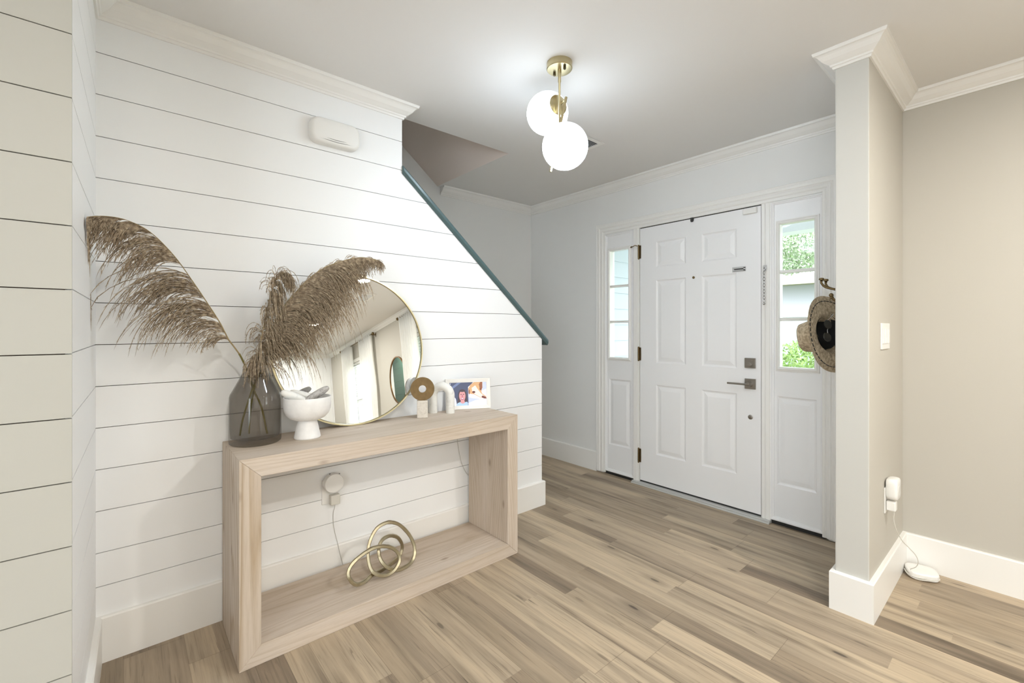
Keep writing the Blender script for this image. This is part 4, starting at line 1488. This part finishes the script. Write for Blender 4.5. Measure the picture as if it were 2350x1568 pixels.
# ================================================================ HAT AND HOOK
t = thing('coat_hook', 'antique brass double coat hook on the hidden side of the wall end', 'coat hook', (SX0, 2.58, 1.40))
mb = MB()
mb.box(SX0 - .005, SX0, 2.565, 2.595, 1.34, 1.47)
mb.build('back_plate', M_BRASSD, t, bevel=.002)
for dy in (-.022, .022):
    mb = MB()
    base = Vector((SX0 - .004, 2.58, 1.395))
    tip = Vector((-.672, 2.58 + dy * 1.6, 1.440))
    pp = smooth_path([base, base + Vector((-.045, dy * .6, .002)), base + Vector((-.088, dy * 1.2, .016)), tip - Vector((0, 0, .010)), tip], 6)
    mb.tube(pp, [.0065 - .002 * (i / (len(pp) - 1)) for i in range(len(pp))], 10)
    mb.lathe([(.004, 0), (.007, .002), (.005, .005), (.0105, .008), (.0115, .013), (.009, .017), (0, .0185)], tip - Vector((0, 0, .002)), (0, 0, 1), 16)
    mb.build('upper_prong', M_BRASSD, t, smooth=45)
mb = MB()
base = Vector((SX0 - .004, 2.58, 1.36)); tip = Vector((-.640, 2.575, 1.372))
pp = smooth_path([base, base + Vector((-.035, 0, -.014)), base + Vector((-.060, 0, -.010)), tip], 6)
mb.tube(pp, .0055, 10); mb.ball(tip, .010, 14, 8); mb.ball(tip - Vector((.0, .0, .012)), .007, 12, 8)
mb.build('lower_prong', M_BRASSD, t, smooth=45)


def straw_material():
    m = bpy.data.materials.new('woven_palm_straw')
    m.use_nodes = True
    h = NT(m)
    b = h.N['Principled BSDF']
    tc = h.new('ShaderNodeTexCoord')
    n = h.new('ShaderNodeTexNoise', Scale=70.0, Detail=5.0)
    h.link(tc.outputs['Object'], n.inputs['Vector'])
    w = h.new('ShaderNodeTexWave', Scale=90.0, Distortion=2.0)
    h.link(tc.outputs['Object'], w.inputs['Vector'])
    c = h.ramp(n.outputs['Fac'], [(.3, sr(150, 132, 108)), (.5, sr(194, 175, 146)), (.72, sr(226, 210, 182))])
    c = h.mix(.35, c, h.ramp(w.outputs['Fac'], [(0, (.6, .58, .55)), (1, (1, 1, 1))]), 'MULTIPLY')
    h.link(c, b.inputs['Base Color'])
    b.inputs['Roughness'].default_value = .85
    bp = h.new('ShaderNodeBump', Strength=.4, Distance=.002)
    h.link(w.outputs['Fac'], bp.inputs['Height'])
    h.link(bp.outputs['Normal'], b.inputs['Normal'])
    return m


M_STRAW = straw_material()
HC = Vector((-.682, 2.735, 1.185))
od = Vector((.93, -.33, .16)).normalized()        # opening direction
bu = Vector((.36, .93, 0)); bu = (bu - od * bu.dot(od)).normalized()
bz = od.cross(bu); bz = bz if bz.z > 0 else -bz
t = thing('straw_hat', 'woven straw hat hanging brim-out from the coat hook', 'hat', HC)
hp = lambda a, r, d: HC + (bu * math.cos(a) + bz * math.sin(a)) * r + od * d


def hpt(a, r, d):
    p = hp(a, r, d)
    lim = SX0 - .004
    if p.x > lim and p.y > SY - .01:
        p.x = lim
    return p


mb = MB()
R = []
for r, d in ((.0, -.150), (.03, -.152), (.060, -.148), (.078, -.132), (.088, -.090), (.090, -.035), (.097, -.006), (.110, .002), (.150, .004), (.190, .008), (.203, .012), (.204, .015), (.190, .012), (.150, .008), (.112, .006), (.101, -.004), (.087, -.035), (.084, -.088), (.073, -.126), (.0, -.142)):
    ring = []
    for k in range(72):
        a = 2 * PI * k / 72
        rr2 = r * (1 + .03 * math.cos(2 * a))
        dd = d + (.018 * (max(0, r - .10) / .1) ** 1.5 * math.cos(2 * a + .3) if r > .1 else 0)
        if d < -.10:
            dd += .010 * math.cos(2 * a)
        ring.append(hpt(a, max(rr2, .0005), dd))
    R.append(ring)
mb.rings(R, cap0=False, cap1=False)
mb.build('body', M_STRAW, t, smooth=50)
mb = MB()
for k in range(44):
    a = 2 * PI * k / 44
    r = .176
    q = lambda aa: hpt(aa, r * (1 + .03 * math.cos(2 * aa)), .0125 + .018 * (.076 / .1) ** 1.5 * math.cos(2 * aa + .3))
    mb.tube([q(a), q(a + .045), q(a + .09)], .0022, 6)
mb.build('stitching', M_BLACK, t)
mb = MB()  # plain black inner surface of the crown
R = []
for r, d in ((.098, -.003), (.086, -.040), (.082, -.086), (.070, -.122), (.0005, -.136)):
    R.append([hpt(2 * PI * k / 48, r, d) for k in range(48)])
mb.rings(R, cap0=False, cap1=False)
mb.build('layer', M_BLACK, t, smooth=50)['label'] = 'black lining inside the crown'
# sunglasses caught inside the hat
t = thing('sunglasses', 'dark sunglasses tucked in the opening of the straw hat', 'sunglasses', hp(2.6, .06, .02))
for nm, a, rr3 in (('lens', 2.35, .062), ('lens', 3.45, .066)):
    c = hp(a, rr3, .022)
    mb = MB(); mb.lathe([(0, -.002), (.022, -.002), (.024, 0), (.022, .002), (0, .002)], c, od + Vector((.1, -.2, .1)), 28)
    mb.build(nm, mat('dark_lens', (.03, .028, .02), .08), t, smooth=40)
mb = MB()
c0, c1 = hp(2.35, .062, .024), hp(3.45, .066, .024)
mb.tube(smooth_path([c0 + Vector((0, 0, -.02)), (c0 + c1) / 2 + Vector((0, -.01, .004)), c1 + Vector((0, 0, .02))], 6), .0018, 8)
mb.build('bridge', M_CHROME, t, smooth=50)
mb = MB()
mb.tube(smooth_path([c0 + Vector((-.002, 0, .022)), c0 + Vector((.02, .0, .05)), hp(1.75, .095, .03)], 6), .0018, 8)
mb.build('arm', M_CHROME, t, smooth=50)

# ================================================================ OUTSIDE
M_GRASS = mat('lawn_green', sr(96, 120, 60), .9, var=.3, bscale=3)
mb = MB(); mb.box(-30, 20, DY + 1.9, 45, -.35, -.25)
struct(mb.build('ground', M_GRASS))
mb = MB(); mb.box(-3.2, 1.6, DY + .14, DY + 1.9, -.3, -.08)
struct(mb.build('floor_porch', mat('concrete', (.5, .49, .47), .8, var=.1, bscale=20)))
mb = MB()      # lapped siding on the projecting wing left of the door
z = -.1
while z < 2.75:
    mb.prism([(z, 0), (z, .016), (z + .155, .005), (z + .155, 0)], DY + .14, DY + 3.4, lambda u, v, d: (-2.60 + v, d, u))
    z += .15
mb.box(-2.70, -2.60, DY + .14, DY + 3.4, -.3, 2.8)
mb.box(-2.62, -2.575, DY + .14, DY + .20, -.1, 2.7)
struct(mb.build('wall_garage', mat('white_siding', (.50, .55, .60), .6)))
mb = MB()      # porch roof
mb.box(-2.60, 2.0, DY + .14, DY + 1.8, 2.46, 2.52)
mb.box(-2.60, 2.0, DY + 1.62, DY + 1.80, 2.11, 2.46)
struct(mb.build('ceiling_porch', mat('porch_white', (.75, .77, .80), .6)))
# neighbour house
t = thing('neighbor_house', 'pale neighbour house across the street seen through the right sidelight', 'house', (-6, 17, 0))
mb = MB(); mb.box(-14, 3, 17, 25, -.3, 2.70); mb.build('wall', mat('grey_siding', (.33, .33, .38), .8), t)
mb = MB(); mb.box(-14.4, 3.4, 16.5, 17.0, 2.66, 2.98); mb.build('fascia', mat('cream_fascia', (.34, .31, .27), .7), t)
mb = MB(); mb.prism([(16.5, 2.98), (21, 4.2), (25.5, 2.98)], -14.4, 3.4, lambda u, v, d: (d, u, v)); mb.build('roof', mat('roof_shingle', (.60, .58, .58), .9), t)
mb = MB(); mb.box(-14, 3, 16.94, 17.0, 1.60, 1.78); mb.build('trim_band', M_TRIM, t)
mb = MB(); mb.box(-13.9, 2.9, 16.96, 17.0, -.3, 1.60); mb.build('lower_wall', mat('blue_grey_siding', (.28, .30, .35), .8), t)


def leaf_blob(mb, c, rx, ry, rz, n, s, mi=0):
    for _ in range(n):
        while True:
            p = Vector([random.uniform(-1, 1) for _ in range(3)])
            if .35 < p.length < 1: break
        p = Vector((p.x * rx, p.y * ry, p.z * rz)) + Vector(c)
        a = Vector([random.gauss(0, 1) for _ in range(3)]).normalized()
        b = a.orthogonal().normalized()
        l, w = s * random.uniform(.6, 1.3), s * .38
        mb.face([p - a * l * .5, p + b * w * .5, p + a * l * .5, p - b * w * .5], mi)


random.seed(11)
M_LEAF = mat('leaf_green', sr(150, 178, 104), .7, var=.35, bscale=9)
M_LEAF2 = mat('leaf_pale_green', sr(160, 176, 148), .7, var=.3, bscale=3)
M_BARK = mat('bark', sr(110, 92, 74), .9)
for nm, c, r, n, s, lb, mm in (('shrub', (-1.72, 5.95, .40), (.78, .45, .68), 9000, .055, 'bright green shrub just outside the right sidelight', M_LEAF),
                               ('shrub', (-.30, 6.0, .36), (.55, .45, .55), 1500, .075, 'green shrub farther right along the porch', M_LEAF)):
    t = thing(nm, lb, 'shrub', (c[0], c[1], -.25), 'shrubs by the porch')
    mb = MB(); leaf_blob(mb, c, *r, n, s); mb.build('foliage', mm, t)
    mb = MB(); mb.tube([(c[0], c[1], -.27), (c[0] + .03, c[1], c[2])], .03, 8); mb.build('stem', M_BARK, t)
for c, r, n, lb in (((-4.5, 13.0, 3.55), (2.3, 1.3, .95), 6500, 'leafy tree in front of the neighbour house'),
                    ((-4.75, 11.4, 2.0), (.42, .5, 1.1), 1500, 'slim young tree before the leafy tree')):
    t = thing('tree', lb, 'tree', (c[0], c[1], -.25), 'trees across the street')
    mb = MB(); leaf_blob(mb, c, *r, n * 3, .10); mb.build('foliage', M_LEAF2, t)
    mb = MB(); mb.tube([(c[0], c[1], -.27), (c[0] + .1, c[1], 1.6), (c[0], c[1], c[2])], [.12, .09, .04], 8); mb.build('trunk', M_BARK, t)
